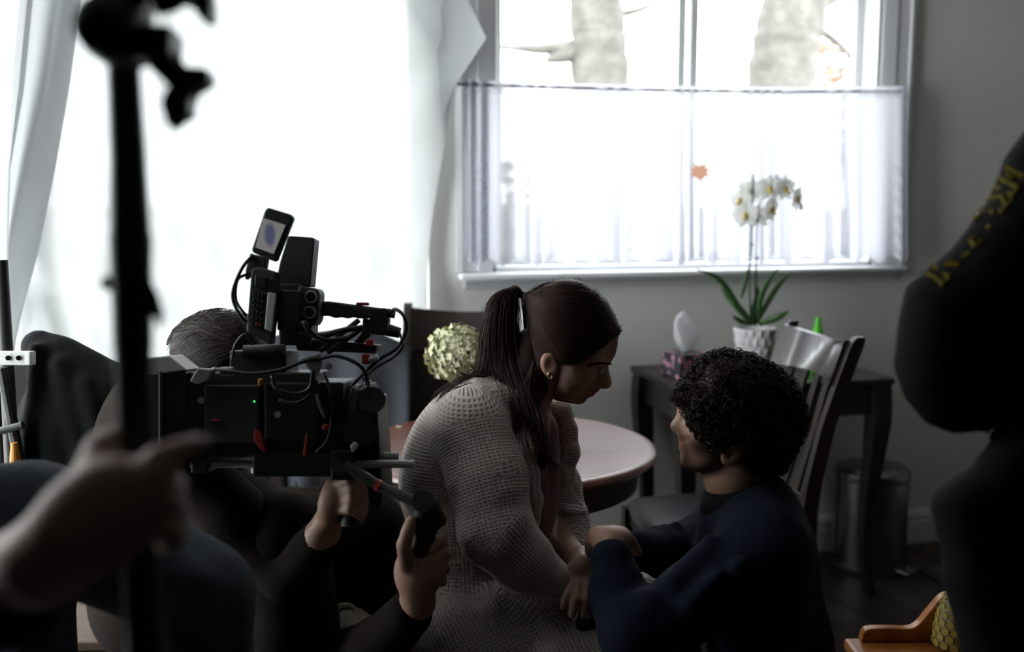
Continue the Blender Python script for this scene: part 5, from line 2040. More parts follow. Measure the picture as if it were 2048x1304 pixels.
# far sleeve
sw.cap([A(1465, 1045, 1.95), A(1395, 1090, 1.93), A(1330, 1106, 1.86), A(1276, 1100, 1.79)], [0.064, 0.052, 0.045, 0.036], k=0.02)
for (p0, p1, r) in (((1330, 1060, 1.86), (1318, 1090, 1.835), 0.010), ((1310, 1064, 1.845), (1300, 1092, 1.82), 0.010), ((1352, 1052, 1.87), (1345, 1090, 1.85), 0.009)):
    sw.cap([A(*p0), A(*p1)], [r, r], k=0.012)
sw.cap([A(1490, 1058, 1.78), A(1490, 1110, 1.79)], [0.070, 0.082], k=0.03)
sw.cap([A(1466, 990, 1.772), A(1470, 950, 1.77)], [0.060, 0.056], k=0.01, sub=True)
M_navy = mat('navy_knit', (0.006, 0.009, 0.022), 0.95, spec=0.2, bump=(700, 0.25, 0.001))
skin('sweater', sw, M_navy, man, 0.0042)
# dark shirt collar showing at the neck
cl = SDF()
cl.ell(A(1480, 986, 1.778), (0.076, 0.068, 0.030), tilt(-24), k=0.02)
cl.cap([A(1478, 1000, 1.78), A(1484, 1035, 1.78)], [0.060, 0.070], k=0.02)
skin('shirt_collar', cl, mat('dark_plum_shirt', (0.008, 0.006, 0.007), 0.9, spec=0.15), man, 0.004)
mt = SDF()
for hp, kn, ft in ((hp1, kn1, ft1), (hp2, kn2, ft2)):
    mt.cap([hp, kn], [0.094, 0.064], k=0.03)
    mt.cap([kn, ft], [0.062, 0.05], k=0.02)
skin('trousers', mt, M_blackcloth, man, 0.008)
# ================================================================== cinema camera rig on the left
M_rig = mat('rig_black', (0.026, 0.028, 0.029), 0.5, spec=0.45)
M_rig2 = mat('rig_charcoal', (0.050, 0.053, 0.055), 0.55)
M_cable = mat('black_cable', (0.014, 0.014, 0.015), 0.4)
M_rod15 = mat('rod_grey', (0.55, 0.57, 0.58), 0.42, 0.15)
M_red = mat('red_anodised', (0.42, 0.04, 0.03), 0.45)
M_orange = mat('orange_tab', (0.55, 0.22, 0.03), 0.5)
M_card = mat('white_card', (0.62, 0.62, 0.62), 0.7)
M_greytape = mat('grey_tape', (0.30, 0.31, 0.32), 0.7, bump=(120, 0.5, 0.002))
DC = 1.72
rb_ = at(560, 925, DC)
rb_[2] = 0.90
rig = thing('camera_rig', 'black cinema camera rig with top monitor, rods and cables in front of the operator', 'camera', rb_)
BX = [RV, FV, UV]


def pbox(px0, py0, px1, py1, d, th, name, m, parent=rig, r=0.003):
    c = at((px0 + px1) / 2, (py0 + py1) / 2, d)
    s = d / FPX
    return MB().rbox(c, (abs(px1 - px0) * s, th, abs(py1 - py0) * s), r, axes=BX).build(name, m, parent)


def ppoly(poly, d, th, name, m, parent=rig, bevel=0.002):
    s = d / FPX
    p = [((x - 1024) * s, -(y - 652) * s) for x, y in poly]
    cx, cy = np.mean([q[0] for q in p]), np.mean([q[1] for q in p])
    area = sum(p[i][0] * p[(i + 1) % len(p)][1] - p[(i + 1) % len(p)][0] * p[i][1] for i in range(len(p)))
    if area < 0:
        p = p[::-1]
    # prism caps face +/-away axis
    o = MB().prism([(x - cx, y - cy) for x, y in p], CP + FV * d + RV * cx + UV * cy, RV, UV, -FV, th).build(name, m, parent)
    if bevel:
        b = o.modifiers.new('bevel', 'BEVEL')
        b.width = bevel
        b.segments = 2
        b.limit_method = 'ANGLE'
    return o


def pcable(pts, r, name='cable', m=M_cable, parent=rig, n=26):
    P = smoothpath([at(x, y, d) for x, y, d in pts], n)
    return MB().tube(P, r, 7).build(name, m, parent, smooth=True)


def pcyl(a, b, r, name, m, parent=rig, n=24, r2=None):
    return MB().cyl(at(*a), at(*b), r, r2, n).build(name, m, parent, smooth=True, angle=40)


# rods
zr = at(600, 928, 1.70)[2]
for (x0, x1, py, d) in ((382, 828, 928, 1.70), (425, 797, 912, 1.754)):
    pcyl((x0, py, d), (x1, py, d), 0.0068, 'rod', M_rod15)
# body, battery, plates
body = pbox(395, 742, 645, 900, 1.735, 0.115, 'camera_body', M_rig)
pbox(410, 770, 520, 885, 1.675, 0.012, 'side_panel', M_rig2, body)
pbox(530, 765, 640, 880, 1.673, 0.010, 'side_panel', M_rig, body)
bat = pbox(292, 738, 392, 926, 1.72, 0.10, 'battery', M_rig, r=0.006)
ppoly([(286, 716), (352, 710), (388, 738), (318, 748), (290, 746)], 1.70, 0.07, 'battery_label', M_card, bat)
pbox(318, 742, 326, 920, 1.667, 0.01, 'edge_strip', M_rig2, bat)
ppoly([(383, 762), (398, 736), (432, 738), (420, 760), (398, 768)], 1.66, 0.02, 'tape_tab', M_greytape)
pbox(440, 734, 468, 752, 1.66, 0.012, 'tape_tab', M_greytape)
pbox(475, 700, 585, 745, 1.74, 0.10, 'top_plate', M_rig)
pcyl((488, 702, 1.69), (570, 700, 1.69), 0.010, 'viewfinder_tube', M_rig2)
ppoly([(600, 716), (640, 705), (644, 728), (636, 752), (622, 742)], 1.665, 0.012, 'silver_tab', M_greytape)
pbox(560, 760, 700, 905, 1.75, 0.14, 'lens_mount', M_rig)
# lens and focus rings, pointing to the right
ax_y = 836
for (x0, x1, r) in ((640, 664, 0.052), (664, 690, 0.058), (690, 700, 0.050), (700, 722, 0.060), (722, 730, 0.054), (730, 752, 0.063)):
    pcyl((x0, ax_y, 1.75), (x1, ax_y, 1.75), r, 'lens_ring', M_rig if r < 0.06 else M_rig2, n=32)
for k, (x0, r) in enumerate(((706, 0.0615), (738, 0.0645))):
    ring = [at(x0, ax_y, 1.75) + (FV * math.cos(a) + UV * math.sin(a)) * r for a in np.linspace(0, 2 * math.pi, 40)]
    MB().tube(ring, 0.003, 6, caps=False).build('gear_ring', M_rig, rig, smooth=True)
ppoly([(705, 790), (765, 792), (776, 985), (770, 1010), (712, 960)], 1.78, 0.15, 'matte_box', M_rig, bevel=0.004)
pcyl((745, 800, 1.665), (745, 800, 1.70), 0.022, 'focus_knob', M_rig2)
pcyl((720, 860, 1.665), (720, 860, 1.70), 0.030, 'focus_knob', M_rig)
# base plate and rod clamps
pbox(520, 900, 705, 945, 1.725, 0.10, 'base_plate', M_rig)
pbox(398, 905, 432, 940, 1.727, 0.09, 'rod_clamp', M_rig)
pbox(672, 895, 712, 952, 1.71, 0.10, 'rod_clamp', M_rig)
ppoly([(700, 892), (708, 883), (717, 888), (712, 900), (704, 906)], 1.655, 0.006, 'clamp_lever', M_rod15)
# red tabs and small hardware
ppoly([(510, 856), (524, 868), (532, 905), (520, 898), (508, 878)], 1.664, 0.006, 'red_tab', M_red)
ppoly([(612, 868), (616, 868), (613, 912), (606, 912)], 1.662, 0.006, 'red_tab', M_red)
pbox(645, 848, 658, 860, 1.664, 0.01, 'red_tab', M_red)
pbox(422, 838, 440, 842, 1.667, 0.006, 'red_tab', M_red)
pbox(517, 757, 526, 772, 1.664, 0.012, 'orange_tab', M_orange)
for (x, y) in ((555, 829), (658, 733), (402, 801)):
    pcyl((x, y, 1.664), (x, y, 1.670), 0.0055, 'bolt', M_rod15, n=14)
MB().sphere(at(508.5, 803, 1.668), 0.0016, 6).build('status_light', mat('green_led', (0.02, 0.25, 0.04), 0.4, emit=(0.05, 1.0, 0.15, 0.6)), rig)

# top handle with its fittings
handle = ppoly([(636, 603), (662, 603), (700, 608), (760, 616), (757, 637), (720, 637), (708, 634), (696, 637), (684, 634), (672, 636), (660, 632), (636, 632)], 1.735, 0.030, 'top_handle', M_rig2, bevel=0.004)
pbox(713, 605, 738, 611, 1.73, 0.02, 'record_button', M_red, handle)
ppoly([(740, 615), (776, 617), (779, 640), (774, 672), (744, 668)], 1.735, 0.036, 'handle_block', M_rig)
pcyl((776, 660, 1.72), (800, 666, 1.72), 0.011, 'connector', M_rig, r2=0.009)
pcyl((776, 626, 1.73), (790, 628, 1.73), 0.008, 'connector', M_rig)
ppoly([(728, 636), (744, 640), (742, 672), (722, 690), (700, 696), (716, 676), (726, 664)], 1.735, 0.026, 'handle_post', M_rig)
ppoly([(596, 676), (700, 683), (760, 690), (756, 706), (600, 700)], 1.74, 0.06, 'cheese_plate', M_rig)
pcyl((640, 702, 1.70), (718, 640, 1.70), 0.0045, 'support_rod', M_rig)
pcyl((655, 706, 1.69), (730, 652, 1.69), 0.0045, 'support_rod', M_rig)
pbox(732, 678, 748, 692, 1.70, 0.02, 'red_clamp', M_red)
pbox(724, 708, 742, 728, 1.69, 0.02, 'red_clamp', M_red)
pcyl((738, 720, 1.685), (756, 714, 1.685), 0.006, 'plug', M_rod15)
# audio / control unit
ppoly([(602, 572), (640, 578), (645, 586), (642, 640), (634, 652), (603, 645)], 1.715, 0.05, 'audio_box', M_rig2, bevel=0.004)
for (x, y) in ((622, 594), (619, 625)):
    ring = [at(x, y, 1.688) + (RV * math.cos(a) + UV * math.sin(a)) * 0.0095 for a in np.linspace(0, 2 * math.pi, 24)]
    sk = MB().tube(ring, 0.0016, 6, caps=False).build('audio_socket', M_rod15, rig, smooth=True)
    pcyl((x, y, 1.687), (x, y, 1.692), 0.0085, 'socket_face', M_rig, sk)
MB().lathe([(0.0, -0.045), (0.021, -0.045), (0.021, 0.020), (0.0185, 0.022), (0.0175, 0.012), (0.0, 0.010)], at(580, 607, 1.69), UV, 28, close=False).build('cup_holder', M_rig2, rig, smooth=True, angle=40)
pbox(560, 568, 612, 590, 1.73, 0.05, 'bracket', M_rig)
pbox(565, 640, 630, 690, 1.73, 0.06, 'bracket', M_rig)
cu = ppoly([(507, 540), (522, 534), (556, 545), (558, 580), (546, 690), (497, 664)], 1.675, 0.03, 'control_unit', M_rig2, bevel=0.003)
ppoly([(536, 584), (553, 588), (544, 664), (529, 658)], 1.655, 0.004, 'white_tape', M_card, cu)
ppoly([(511, 548), (534, 554), (532, 578), (509, 572)], 1.657, 0.006, 'display', M_rig, cu)
for r_ in range(6):
    for c_ in range(3):
        pbox(507 + c_ * 8 - r_ * 0.8, 584 + r_ * 12 + c_ * 2, 512 + c_ * 8 - r_ * 0.8, 590 + r_ * 12 + c_ * 2, 1.657, 0.006, 'button', M_red if (r_, c_) == (5, 1) else M_rig, cu, r=0.001)
# flip-out monitor, tilted, its screen towards us
mon = ppoly([(532, 421), (538, 416), (584, 430), (589, 437), (556, 520), (551, 524), (508, 506), (505, 500)], 1.66, 0.016, 'monitor', M_rig, bevel=0.003)
M_screen = mat('monitor_screen', (0.05, 0.05, 0.055), 0.15, emit=(0.30, 0.31, 0.34, 0.14))
nt = M_screen.node_tree
tcn = nt.nodes.new('ShaderNodeTexCoord')
sepn = nt.nodes.new('ShaderNodeTexGradient')
sepn.gradient_type = 'SPHERICAL'
mpn = nt.nodes.new('ShaderNodeMapping')
scp = at(540, 470, 1.651) - rb_
mpn.inputs['Location'].default_value = tuple(-scp * 85)
mpn.inputs['Scale'].default_value = (85, 85, 38)
crn = nt.nodes.new('ShaderNodeValToRGB')
crn.color_ramp.elements[0].color = (0.40, 0.38, 0.38, 1)
crn.color_ramp.elements[1].color = (0.13, 0.15, 0.27, 1)
crn.color_ramp.elements[0].position = 0.05
crn.color_ramp.elements[1].position = 0.45
nt.links.new(tcn.outputs['Object'], mpn.inputs[0])
nt.links.new(mpn.outputs[0], sepn.inputs[0])
nt.links.new(sepn.outputs['Color'], crn.inputs[0])
nt.links.new(crn.outputs[0], nt.nodes['Principled BSDF'].inputs['Emission Color'])
mpn.inputs['Location'].default_value = (-scp[0] * 85, -scp[1] * 85, -scp[2] * 38)
ppoly([(527, 436), (571, 450), (547, 508), (511, 495)], 1.651, 0.002, 'screen', M_screen, mon, bevel=0)
ppoly([(503, 507), (537, 516), (532, 545), (515, 543), (493, 560), (494, 540)], 1.68, 0.02, 'monitor_arm', M_rig2)
ppoly([(581, 475), (586, 474), (630, 477), (634, 480), (626, 574), (556, 570), (566, 524)], 1.73, 0.045, 'transmitter', M_rig, bevel=0.003)
# cables
pcable([(783, 628, 1.72), (790, 618, 1.70), (808, 632, 1.69), (812, 660, 1.69), (795, 695, 1.69), (760, 718, 1.69), (735, 740, 1.69), (700, 775, 1.69)], 0.0032)
pcable([(798, 664, 1.72), (806, 690, 1.70), (790, 712, 1.69), (752, 735, 1.68), (725, 760, 1.68)], 0.0028)
pcable([(505, 511, 1.67), (482, 540, 1.66), (465, 590, 1.66), (480, 630, 1.66), (502, 650, 1.67)], 0.0030)
pcable([(495, 548, 1.67), (475, 560, 1.665), (472, 600, 1.665), (492, 632, 1.665)], 0.0026)
pcable([(425, 738, 1.66), (455, 742, 1.65), (500, 748, 1.65), (560, 740, 1.65), (610, 722, 1.655), (640, 716, 1.66)], 0.0034)
pcable([(545, 752, 1.655), (552, 775, 1.65), (590, 788, 1.65), (620, 776, 1.65), (626, 740, 1.652)], 0.0040)
pcable([(560, 800, 1.655), (590, 806, 1.65), (620, 790, 1.65), (634, 760, 1.652)], 0.0032)
pcable([(630, 720, 1.66), (670, 712, 1.655), (710, 725, 1.655), (730, 745, 1.66), (735, 775, 1.665)], 0.0034)
pcable([(648, 745, 1.66), (660, 780, 1.655), (664, 830, 1.655), (655, 880, 1.655), (632, 905, 1.66)], 0.0026)
pcable([(600, 664, 1.68), (640, 672, 1.67), (690, 660, 1.67), (728, 655, 1.68)], 0.0050)
pcable([(596, 656, 1.68), (608, 645, 1.66), (618, 662, 1.66), (650, 680, 1.665), (700, 676, 1.67)], 0.0045)
pcable([(635, 790, 1.66), (640, 810, 1.652), (652, 835, 1.652)], 0.0040, m=M_rig2)
pcable([(505, 690, 1.665), (490, 668, 1.66), (470, 690, 1.66), (464, 720, 1.665)], 0.0018)
pcable([(700, 770, 1.67), (718, 782, 1.66), (736, 772, 1.66), (734, 745, 1.665)], 0.0022)
# swing arm and grip
pcyl((684, 925, 1.66), (684, 925, 1.70), 0.020, 'rosette', M_rig2)
pcyl((690, 930, 1.665), (752, 968, 1.655), 0.0105, 'grip_arm', M_rig, r2=0.0085)
pcyl((752, 968, 1.655), (760, 973, 1.654), 0.0100, 'red_collar', M_red)
pcyl((760, 973, 1.654), (846, 1010, 1.645), 0.0085, 'grip_arm', M_rig2, r2=0.010)
pcyl((846, 1002, 1.62), (846, 1010, 1.675), 0.018, 'rosette', M_rig)
gr = SDF()
gr.cap([A(852, 1012, 1.648), A(850, 1050, 1.655), A(842, 1100, 1.66)], [0.020, 0.021, 0.019], k=0.01)
gr.cap([A(866, 1018, 1.645), A(880, 1040, 1.65)], [0.014, 0.012], k=0.01)
skin('grip', gr, M_rig, rig, 0.004)
pbox(848, 996, 868, 1012, 1.635, 0.02, 'trigger', M_rig2)
pcyl((705, 950, 1.70), (703, 1050, 1.70), 0.019, 'grip', M_rig)

# ================================================================== the camera operator behind the rig
op_ = at(400, 1290, 1.98)
op_[2] = 0
oper = thing('person', 'camera operator in dark brown clothes bent behind the cinema camera, both hands on its grips', 'person', op_)
bo = SDF()
DO = 1.95
bo.ell(A(440, 706, DO), (0.080, 0.066, 0.070), tilt(18), k=0.02)
bo.ell(A(485, 735, DO), (0.050, 0.060, 0.070), tilt(18), k=0.03)
bo.ell(A(545, 745, DO), (0.020, 0.014, 0.014), tilt(18), k=0.02)
bo.ell(A(520, 790, DO), (0.030, 0.040, 0.022), tilt(18), k=0.03)
for s in (-1, 1):
    bo.ell(A(430, 745, DO + s * 0.076), (0.018, 0.009, 0.028), tilt(0), k=0.006)
bo.cap([A(415, 750, DO), A(360, 820, DO + 0.02)], [0.056, 0.062], k=0.03)
bo.cap([A(330, 860, 1.83), A(345, 840, 1.98), A(380, 870, 2.13)], [0.06, 0.065, 0.06], k=0.03)
bo.cap([A(345, 880, 1.98), A(335, 1050, 2.02), A(330, 1190, 2.06)], [0.12, 0.11, 0.125], k=0.04)
bo.cap([A(330, 880, 1.83), A(560, 1150, 1.80), A(640, 1080, 1.74), A(662, 1030, 1.725)], [0.05, 0.042, 0.030, 0.025], k=0.015)
bo.cap([A(395, 880, 2.13), A(640, 1330, 1.90), A(760, 1290, 1.76), A(836, 1205, 1.685)], [0.05, 0.042, 0.034, 0.027], k=0.015)
# legs
bo.cap([A(330, 1200, 2.03), A(585, 1092, 1.84)], [0.085, 0.058], k=0.03)
bo.cap([A(585, 1092, 1.84), st(-0.36, 1.86, 0.08), st(-0.24, 1.86, 0.04)], [0.056, 0.045, 0.035], k=0.02)
bo.cap([A(345, 1200, 2.15), A(725, 1065, 2.05)], [0.085, 0.058], k=0.03)
bo.cap([A(725, 1065, 2.05), st(-0.28, 2.08, 0.08), st(-0.16, 2.08, 0.04)], [0.056, 0.045, 0.035], k=0.02)
# right hand round the upright grip
bo.ell(A(668, 1000, 1.70), (0.026, 0.022, 0.042), tilt(20), k=0.014)
finger(bo, [(676, 968, 1.69), (700, 962, 1.672), (722, 972, 1.684), (728, 985, 1.70)], 0.0095, 0.0080)
finger(bo, [(680, 984, 1.69), (704, 980, 1.670), (726, 992, 1.684), (730, 1004, 1.70)], 0.0095, 0.0080)
finger(bo, [(680, 1002, 1.69), (704, 1000, 1.670), (725, 1012, 1.684), (728, 1022, 1.70)], 0.0092, 0.0078)
finger(bo, [(678, 1020, 1.69), (700, 1020, 1.672), (720, 1030, 1.684), (722, 1038, 1.70)], 0.0085, 0.0072)
finger(bo, [(656, 985, 1.70), (664, 966, 1.70), (680, 955, 1.71)], 0.0110, 0.0095)
# left hand round the hand grip: thumb up on our side, knuckles to the right
bo.ell(A(838, 1140, 1.665), (0.042, 0.024, 0.048), tilt(14), k=0.016)
bo.cap([A(836, 1205, 1.685), A(835, 1165, 1.67)], [0.027, 0.029], k=0.015)
finger(bo, [(812, 1128, 1.648), (808, 1090, 1.630), (816, 1062, 1.628), (822, 1042, 1.632)], 0.0135, 0.0098)
for i in range(4):
    y0 = 1082 + i * 25
    finger(bo, [(862 - 2 * i, y0 + 14, 1.655), (884 + (2 if i in (1, 2) else -3), y0, 1.668), (888 + (2 if i in (1, 2) else -4), y0 + 6, 1.692), (862, y0 + 10, 1.705)], 0.0108 - 0.0006 * i, 0.0085)


def plain_tint(v):
    return np.ones((len(v), 3))


skin('body', bo, M_skinM, oper, 0.0047, color=plain_tint)
outer_o = [(338, 700), (344, 668), (368, 642), (400, 626), (436, 620), (478, 624), (512, 640), (535, 670), (545, 705), (530, 745), (480, 790), (420, 800), (370, 770), (345, 735)]
mask_o = [(320, 720), (330, 640), (440, 600), (560, 640), (552, 676), (524, 700), (500, 726), (462, 722), (448, 735), (415, 740), (405, 775), (385, 800), (345, 790)]
ho = HairShell(outer_o, mask_o, DO, 0.098, 0.09, None, None, None)
lo, hi = ho.box()
M_hairO = hair_mat('brown_hair', (0.014, 0.009, 0.007))
skin('hair', ho, M_hairO, oper, 0.005, lo, hi)
S = Strands()
for k in range(700):
    a = np.array([random.uniform(470, 540), random.uniform(624, 700)])
    b_ = np.array([random.uniform(332, 380), random.uniform(650, 770)])
    if random.random() < 0.5:
        a = a + np.array([-60, -10])
    mid = (a + b_) / 2 + np.array([random.uniform(-15, 10), random.uniform(-45, -10)])
    tt = np.linspace(0, 1, 10)[:, None]
    c2 = (1 - tt) ** 2 * a + 2 * tt * (1 - tt) * mid + tt ** 2 * b_
    c2[:, 1] = np.maximum(c2[:, 1], np.interp(c2[:, 0], [336, 344, 368, 400, 436, 478, 512, 535], [690, 660, 638, 622, 616, 620, 636, 664]))
    S.add(ho.on_many(c2, -1 if random.random() < 0.8 else 1, random.uniform(-0.001, 0.002)), random.uniform(0.0005, 0.0010))
for k in range(60):
    a = np.array([random.uniform(345, 400), 0])
    a[1] = np.interp(a[0], [344, 368, 400], [668, 642, 626])
    dd = DO + random.uniform(-0.05, 0.03)
    S.add([at(a[0] + 14, a[1] - 1, dd), at(a[0], a[1] - 2, dd), at(a[0] - 10, a[1] + 8, dd), at(a[0] - 14, a[1] + 24, dd)], 0.0007)
tag(S.build('hair_strands', M_hairO, oper), kind='stuff')
M_brown = mat('dark_brown_sweater', (0.012, 0.0085, 0.007), 0.95, spec=0.12, bump=(60, 0.3, 0.004))
so_ = SDF()
so_.cap([A(325, 862, 1.84), A(335, 815, 1.98), A(375, 865, 2.13)], [0.075, 0.085, 0.075], k=0.04)
so_.cap([A(340, 890, 1.98), A(335, 1050, 2.02), A(330, 1190, 2.06)], [0.145, 0.14, 0.15], k=0.05)
so_.cap([A(340, 890, 1.83), A(470, 1040, 1.82), A(580, 1155, 1.80)], [0.065, 0.060, 0.052], k=0.03)
so_.cap([A(580, 1155, 1.80), A(640, 1082, 1.745)], [0.052, 0.038], k=0.02)
so_.cap([A(395, 885, 2.13), A(520, 1120, 2.02), A(650, 1330, 1.90)], [0.065, 0.06, 0.055], k=0.03)
so_.cap([A(650, 1330, 1.90), A(760, 1290, 1.765), A(818, 1228, 1.70)], [0.055, 0.048, 0.040], k=0.02)
skin('sweater', so_, M_brown, oper, 0.006)
to_ = SDF()
to_.cap([A(330, 1190, 2.03), A(470, 1060, 1.92), A(570, 1080, 1.84)], [0.115, 0.105, 0.085], k=0.03)
to_.cap([A(570, 1080, 1.84), A(585, 1250, 1.845), st(-0.36, 1.86, 0.12)], [0.085, 0.082, 0.06], k=0.02)
to_.cap([A(345, 1200, 2.15), A(560, 1080, 2.10), A(725, 1060, 2.04)], [0.10, 0.09, 0.085], k=0.03)
to_.cap([A(725, 1060, 2.04), A(735, 1250, 2.06), st(-0.28, 2.08, 0.12)], [0.085, 0.078, 0.055], k=0.02)
skin('trousers', to_, mat('dark_brown_trousers', (0.010, 0.007, 0.006), 0.95, spec=0.12), oper, 0.008)

# wooden box he sits on
bcx = at(285, 1206, 2.15)
bxz = 0.475
t = thing('wooden_box', 'plain brown wooden crate under the camera operator', 'crate', (bcx[0], bcx[1], 0), -PSI + 0.04)
M_crate = wood_mat('crate_wood', (0.06, 0.034, 0.02), (0.10, 0.058, 0.034), 0.6, (4, 30, 30))
for (c, s_) in (((0, -0.14, 0), (0.36, 0.02, 1)), ((0, 0.14, 0), (0.36, 0.02, 1)), ((-0.17, 0, 0), (0.02, 0.26, 1)), ((0.17, 0, 0), (0.02, 0.26, 1))):
    for k in range(3):
        h_ = bxz / 3
        MB().rbox((c[0], c[1], h_ * (k + 0.5)), (s_[0], s_[1], h_ - 0.006), 0.002).build('board', M_crate, t, local=True)
MB().rbox((0, 0, bxz + 0.01), (0.38, 0.31, 0.02), 0.003).build('lid', M_crate, t, local=True)

# cream bag on the floor by his knee
bg_ = at(700, 1290, 1.98)
bgt = bg_.copy()
bag = SDF()
bag.ell(at(694, 1268, 1.93), (0.040, 0.05, 0.045), tilt(0), k=0.03)
bag.ell(at(700, 1340, 1.94), (0.055, 0.07, 0.10), tilt(0), k=0.05)
bp_ = at(700, 1340, 1.94)
bag.cap([bp_, np.array([bp_[0], bp_[1], 0.09])], [0.085, 0.09], k=0.05)
bg0 = thing('canvas_bag', 'cream canvas bag standing on the floor between the operator and the woman', 'bag', (bp_[0], bp_[1], 0))
skin('body', bag, mat('cream_canvas', (0.30, 0.27, 0.22), 0.9, bump=(40, 0.4, 0.006)), bg0, 0.008)
pcable([(670, 1240, 1.91), (676, 1215, 1.92), (700, 1212, 1.93), (716, 1232, 1.92)], 0.006, 'strap', MATS['cream_canvas'], bg0)
# ================================================================== black coat hung on a folding chair at the far left
DJ = 2.12
cb = at(120, 1000, 2.16)
t = thing('folding_chair', 'black folding chair carrying a dark coat at the left edge', 'chair', (cb[0], cb[1], 0), -PSI)
for sx in (-0.13, 0.13):
    MB().cyl((sx, 0.0, 0), (sx, 0.02, 1.02), 0.011, n=12).build('back_post', M_blackplastic, t, local=True)
    MB().cyl((sx, -0.34, 0), (sx, -0.33, 0.46), 0.011, n=12).build('leg', M_blackplastic, t, local=True)
    MB().cyl((sx, -0.34, 0.45), (sx, 0.01, 0.45), 0.010, n=12).build('seat_rail', M_blackplastic, t, local=True)
MB().rbox((0, 0.02, 0.95), (0.26, 0.012, 0.16), 0.004).build('backrest', M_blackcloth, t, local=True)
MB().rbox((0, -0.165, 0.463), (0.26, 0.35, 0.012), 0.004).build('seat', M_blackcloth, t, local=True)
co = SDF()
co.cap([A(78, 694, DJ), A(120, 722, DJ), A(160, 750, DJ), A(220, 768, DJ)], [0.036, 0.046, 0.050, 0.048], k=0.03)
co.ell(A(148, 840, DJ), (0.106, 0.07, 0.13), tilt(-4), k=0.04)
co.cap([A(130, 860, DJ), A(140, 1010, DJ)], [0.085, 0.075], k=0.05)
co.cap([A(220, 800, DJ), A(250, 960, DJ)], [0.055, 0.06], k=0.04)
for (a, b, r) in (((70, 700), (62, 930), 0.014), ((120, 730), (170, 930), 0.016), ((170, 770), (215, 940), 0.016)):
    co.cap([A(*a, DJ - 0.055), A(*b, DJ - 0.07)], [r, r], k=0.02)
M_coat = mat('black_coat', (0.007, 0.0075, 0.008), 0.9, spec=0.15, bump=(40, 0.3, 0.004))
ctp = at(140, 1000, DJ)
coat = thing('coat', 'black coat hanging over the folding chair beside the sheet', 'coat', ctp)
skin('cloth', co, M_coat, coat, 0.007)
# white clamp gripping a dark pole at the left edge
cp0 = at(14, 900, 1.98)
t = thing('dark_stand', 'dark metal stand with an orange foot at the left edge of the picture', 'stand', (cp0[0], cp0[1], 0))
MB().cyl(np.array([cp0[0], cp0[1], 0.0]), at(2, 520, 2.0), 0.017, 0.013, 14).build('pole', M_standblack, t, smooth=True, angle=40)
MB().cyl(at(4, 735, 1.99), at(40, 930, 2.02), 0.011, n=10).build('brace', M_standblack, t)
MB().cyl(at(-30, 870, 1.99), at(46, 850, 1.99), 0.008, n=10).build('brace', M_standblack, t)
for k in range(3):
    a = 0.4 + k * 2.094
    MB().cyl(np.array([cp0[0], cp0[1], 0.25]), (cp0[0] + 0.28 * math.cos(a), cp0[1] + 0.28 * math.sin(a), 0.012), 0.011, n=10).build('leg', M_standblack, t)
MB().lathe([(0.012, -0.03), (0.010, 0.0), (0.006, 0.03)], at(30, 915, 1.985), ZV, 12).build('orange_knob', M_orange, t)
cc_ = at(30, 716, 1.965)
t = thing('white_clamp', 'white metal clamp gripping the dark stand at the left edge', 'clamp', cc_)
MB().rbox(cc_, (0.075, 0.02, 0.028), 0.003, axes=BX).build('bar', M_card, t)
for x in (16, 37):
    MB().cyl(at(x, 716, 1.954), at(x, 716, 1.95), 0.005, n=12).build('bolt', M_steel, t)
MB().rbox(at(60, 716, 1.955), (0.008, 0.014, 0.026), 0.002, axes=BX).build('jaw', M_card, t)

# ================================================================== crew member sitting at the left, holding the foreground stand
sp0 = at(-200, 1290, 1.30)
sp0[2] = 0
crew = thing('person', 'seated crew member in blue jeans at the lower left, hand gripping the dark foreground stand', 'person', sp0)
hipc = at(-400, 1060, 1.40)
shl = hipc + ZV * 0.46 + RV * 0.05
bc_ = SDF()
hd_c = shl + ZV * 0.26 + RV * 0.05
bc_.ell(hd_c, (0.095, 0.075, 0.11), np.array([RV, FH, ZV]), k=0.02)
bc_.ell(hd_c + RV * 0.07 - ZV * 0.04, (0.035, 0.05, 0.06), np.array([RV, FH, ZV]), k=0.03)
bc_.cap([hd_c, shl], [0.055, 0.06], k=0.03)
bc_.cap([shl - FH * 0.18, shl, shl + FH * 0.18], [0.05, 0.06, 0.05], k=0.03)
bc_.cap([shl, hipc], [0.12, 0.13], k=0.04)
wr_c = at(95, 1120, 0.665)
el_c = at(-330, 1290, 0.86)
bc_.cap([shl - FH * 0.18, el_c, wr_c], [0.048, 0.042, 0.028], k=0.015)
bc_.cap([shl + FH * 0.18, hipc + FH * 0.22 + ZV * 0.18, at(-120, 1080, 1.50)], [0.048, 0.04, 0.03], k=0.015)
kne = at(395, 1195, 1.28)
bc_.cap([hipc - FH * 0.05, at(100, 1055, 1.30), kne], [0.085, 0.070, 0.055], k=0.03)
ftc = kne.copy()
ftc[2] = 0.08
ftc += RV * 0.04
bc_.cap([kne, ftc, ftc + RV * 0.14 - ZV * 0.03], [0.055, 0.042, 0.035], k=0.02)
kn2_ = at(60, 1150, 1.60)
ft2_ = kn2_.copy()
ft2_[2] = 0.08
bc_.cap([hipc + FH * 0.09, kn2_], [0.085, 0.06], k=0.03)
bc_.cap([kn2_, ft2_, ft2_ + RV * 0.14 - ZV * 0.03], [0.055, 0.042, 0.035], k=0.02)
